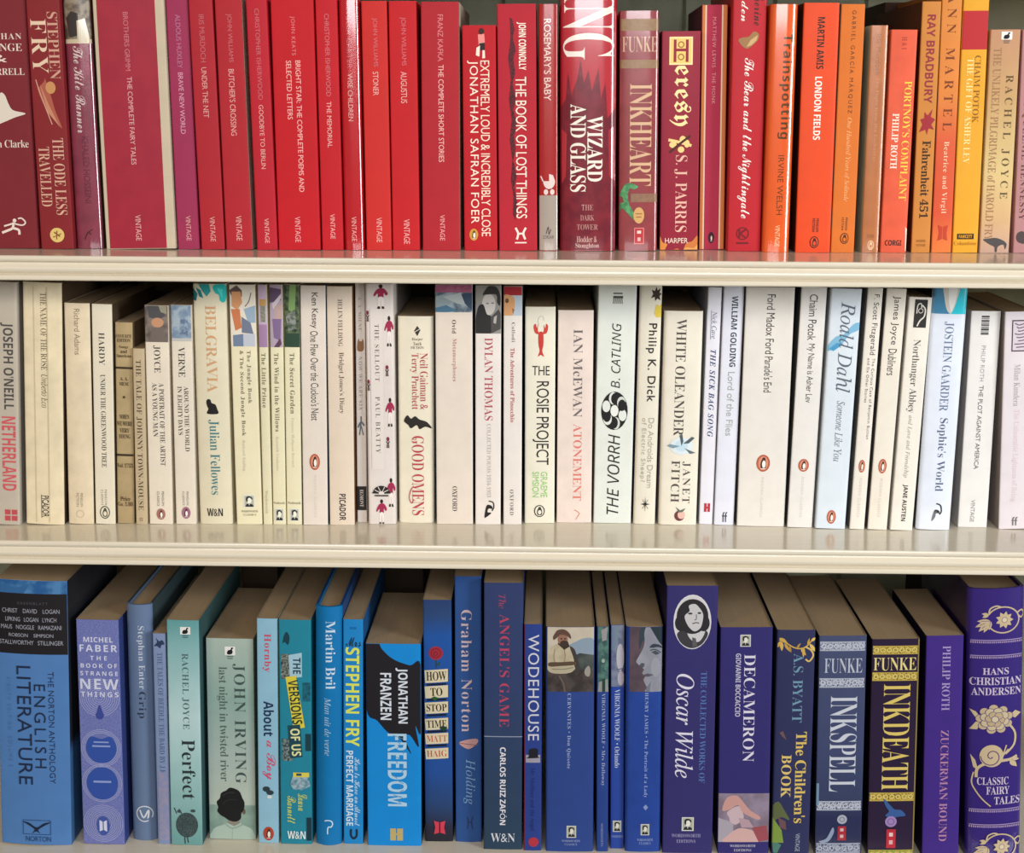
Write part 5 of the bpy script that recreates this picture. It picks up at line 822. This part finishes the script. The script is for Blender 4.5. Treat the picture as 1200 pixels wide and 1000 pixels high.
B(2, 1022, 1078.3, 750, 1016.3, 1070.3, 1004, '2c2038', 'dark aubergine paperback with gold lace bands and a small blue bird', [
    orn(757, 767, 'c2a84c', 'dcc878', '6a5828'), A('h', 'FUNKE', 'r', 'e0d088', 771, 786, .04, .94), orn(788, 798, 'c2a84c', 'dcc878', '6a5828'), T('d', 'INKDEATH', 'r', 'd8c068', 802, 926, .26, .84), orn(929, 939, 'c2a84c', 'dcc878', '6a5828'),
    P('gold_edge', 748, 1002, .965, 1, [('r', 0, 0, 1, 1, '8c7844')]), P('bird_emblem', 936, 961, .32, .80, [('p', [(0, .0), (.3, .3), (.5, .5), (.8, .55), (1, .8), (.7, .85), (.4, .9), (.1, .8), (.25, .6), (.1, .35)], '3a5c94')]), P('disc_emblem', 955, 971, .36, .62, [('c', .5, .5, .48, '9c80b4'), ('o', .5, .5, .3, .08, '7c6094')]), P('publisher_label', 972, 994, .40, .60, [('r', 0, 0, 1, 1, 'b8303c'), ('r', .3, .18, .7, .38, 'e0c4c4'), ('r', .3, .58, .7, .8, 'd8a8ac')]), orn(996, 1006, 'a8a048', 'c8c070', '5a6830')], rough=.32, side='120e1c')
B(2, 1086, 1129.3, 746, 1080, 1123.3, 1005, '43298a', 'violet paperback with pale capitals beside the gilt purple hardback', [
    A('d', 'PHILIP ROTH', 'r', 'b4a0d4', 757, 833, .44, .66), T('d', 'ZUCKERMAN BOUND', 'r', 'c48cb0', 856, 986, .44, .66), P('mark', 1000, 1004, .48, .56, [('r', 0, 0, 1, 1, 'b83c6c')])], side='1a1230', depth=.135)
GD = 'd0bb94'
petals = []
for rr, n_, s_, c1 in ((.42, 9, .15, 'c8b48c'), (.30, 8, .15, 'd2c09a'), (.17, 6, .13, 'c6b088')):
    for i in range(n_):
        a = i / n_ * 6.283 + rr
        petals += [('e', .5 + rr * math.cos(a), .5 + rr * .9 * math.sin(a), s_, s_ * .95, '5a4080'), ('e', .5 + rr * math.cos(a), .5 + rr * .9 * math.sin(a), s_ * .88, s_ * .83, c1)]
petals += [('e', .5, .5, .12, .12, '5a4080'), ('e', .5, .5, .1, .1, 'd8c8a4')]
def scroll(y0, y1):
    asp = .60; sh = [('l', ell(.60, .50, .30, .42, 26, -2.7, 2.55), .013, GD), ('l', [(.33, .28), (.36, .12), (.47, .04), (.56, .09)], .014, GD), ('l', [(.86, .30), (.95, .22), (1, .34), (.95, .46), (.90, .40)], .014, GD)]
    for q, ln, w in ((2.05, .26, .045), (2.35, .30, .05), (2.7, .30, .045), (3.1, .24, .04), (1.7, .18, .035)):
        sh += [('p', petal(.36, .52, q, ln, w, asp), GD), ('l', [(.36, .52), (.36 + .7 * ln * math.cos(q), .52 + .7 * ln * math.sin(q) / asp)], .005, '6a5088')]
    for q in (-.9, -.3): sh.append(('p', petal(.33, .32, q + 3.6, .13, .03, asp), GD))
    for i in range(9): sh.append(('p', petal(.62, .5, i * .698, .17, .045, asp), GD))
    sh += [('c', .62, .5, .055, '7a5c88'), ('c', .62, .5, .045, 'e2d2ac')]
    return P('gold_ornament', y0, y1, .04, .99, sh)
def rule(y0, y1):
    return P('gilt_rule', y0, y1, .05, .97, [('r', 0, 0, 1, .26, 'a892bc')] + [('r', i / 26, .42, i / 26 + .022, .98, 'b49cc4') for i in range(26)])
B(2, 1135, 1203, 692, 1133, 1197, 1007, '35207a', 'purple hardback with gilt flower, snail and scroll ornaments on a rounded spine', [
    scroll(709, 745), rule(750, 754), rule(768, 772),
    A('h', 'HANS', 'b', 'd4c4dc', 783, 791, .26, .72), A('h', 'CHRISTIAN', 'b', 'd4c4dc', 794, 803, .04, .96), A('h', 'ANDERSEN', 'b', 'd4c4dc', 806, 815, .07, .96),
    P('gold_flower', 826, 860, .18, .78, petals), P('gold_leaf', 828, 858, .04, .26, [('p', [(0, .1), (.5, .2), (1, .5), (.5, .45)], GD), ('p', [(0, .9), (.5, .6), (1, .6), (.6, .9)], GD)]), P('gold_leaf', 832, 850, .74, .96, [('p', [(0, .4), (.5, .1), (1, .3), (.5, .6)], GD)]),
    P('gold_stem', 850, 918, .06, .94, [('l', [(.78, .0), (.9, .15), (.88, .35), (.7, .5)], .022, GD), ('l', [(.95, .55), (.8, .6), (.55, .62), (.3, .66), (.14, .75), (.12, .9)], .03, GD), ('p', [(.0, .5), (.1, .6), (.16, .78), (.06, .72)], GD), ('p', petal(.80, .62, .9, .24, .06, 1.6), GD), ('p', petal(.84, .60, .1, .16, .045, 1.6), GD), ('l', [(.62, .6), (.72, .35)], .014, GD), ('l', [(.58, .6), (.76, .42)], .014, GD)]),
    P('gold_snail', 873, 899, .20, .66, [('e', .5, .5, .46, .5, GD)] + [('l', [(.5 + .045 * t_ * math.cos(t_ * 1.0), .52 + .05 * t_ * math.sin(t_ * 1.0)) for t_ in [q * .45 for q in range(1, 22)]], .022, '6a4c78')]),
    T('h', 'CLASSIC', 'b', 'd4c4dc', 911, 920, .18, .74), T('h', 'FAIRY', 'b', 'd4c4dc', 922, 931, .34, .76), T('h', 'TALES', 'b', 'd4c4dc', 934, 943, .48, .96),
    P('gold_stem', 905, 945, .04, .44, [('l', [(.2, .0), (.12, .3), (.3, .55), (.6, .8), (.95, 1)], .03, GD)]),
    rule(948, 952), rule(966, 970), scroll(975, 1010)],
  hard=True, bulge=.0045, rc=.004, rough=.28, coat=.3, side='2a1a4c', depth=.17, headband='8c7c60')
# ------------------------------------------------------------------ lettering outlines, then every book
for row in range(3): place(row)
need = {}
for row in ROWS:
    for b in row:
        b['trk'] = {}
        for e in b['els']:
            if e[0] == 'T': need[e[2], e[3], 1.0] = need[e[2], e[3], 1.5] = 1
            else:
                for s in e[6]:
                    if s[0] == 't': need[s[5], s[6], 1.0] = 1
make_text(sorted(need))
need = {}
for row in ROWS:
    for b in row:
        for e in b['els']:
            if e[0] != 'T' or e[3] == 's': continue
            _, d, s, k, col, y0, y1, c0, c1, role, rot = e
            v = abs(on_y(600, y0, b['Y']).z - on_y(600, y1, b['Y']).z); h = (c1 - c0) * b['W']
            sp = tracking(s, k, v / h if d != 'h' else h / v)
            b['trk'][s, k, y0, c0] = sp
            if (s, k, sp) not in GLYPHS: need[s, k, sp] = 1
make_text(sorted(need))
for i_, g_ in enumerate((.90, .90, .92, .88, .9, .92, .95, .96)): ROWS[0][i_]['tone'] = g_  # left end of the top row darkened as though less lit
for i_, g_ in enumerate((.80, .88, .86, .88, .92, .92, .90, .92, .92, .92, .93, .93, .92, .95, .86, .88, .86, .88, .88, .92, .90, .92, .84, .92, .84, .88)): ROWS[2][i_]['tone'] = g_  # left books dimmed in colour as if less lit; others only toned down
for row in range(3):
    for b in ROWS[row]: build(b, row)
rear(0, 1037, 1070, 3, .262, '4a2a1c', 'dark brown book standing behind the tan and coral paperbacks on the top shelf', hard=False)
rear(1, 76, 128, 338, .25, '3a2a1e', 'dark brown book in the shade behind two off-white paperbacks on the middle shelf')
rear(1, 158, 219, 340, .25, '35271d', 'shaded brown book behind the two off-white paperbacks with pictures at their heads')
rear(1, 470, 506, 340, .25, '2c231c', 'blackish book in the gap above the cream paperback with a crouching figure')  # added to make the gap at the back look dark
rear(1, 780, 822, 342, .25, '2e261f', 'blackish book in the gap above the cream paperback with a blue flower')  # put in so the opening behind the flower book reads dark
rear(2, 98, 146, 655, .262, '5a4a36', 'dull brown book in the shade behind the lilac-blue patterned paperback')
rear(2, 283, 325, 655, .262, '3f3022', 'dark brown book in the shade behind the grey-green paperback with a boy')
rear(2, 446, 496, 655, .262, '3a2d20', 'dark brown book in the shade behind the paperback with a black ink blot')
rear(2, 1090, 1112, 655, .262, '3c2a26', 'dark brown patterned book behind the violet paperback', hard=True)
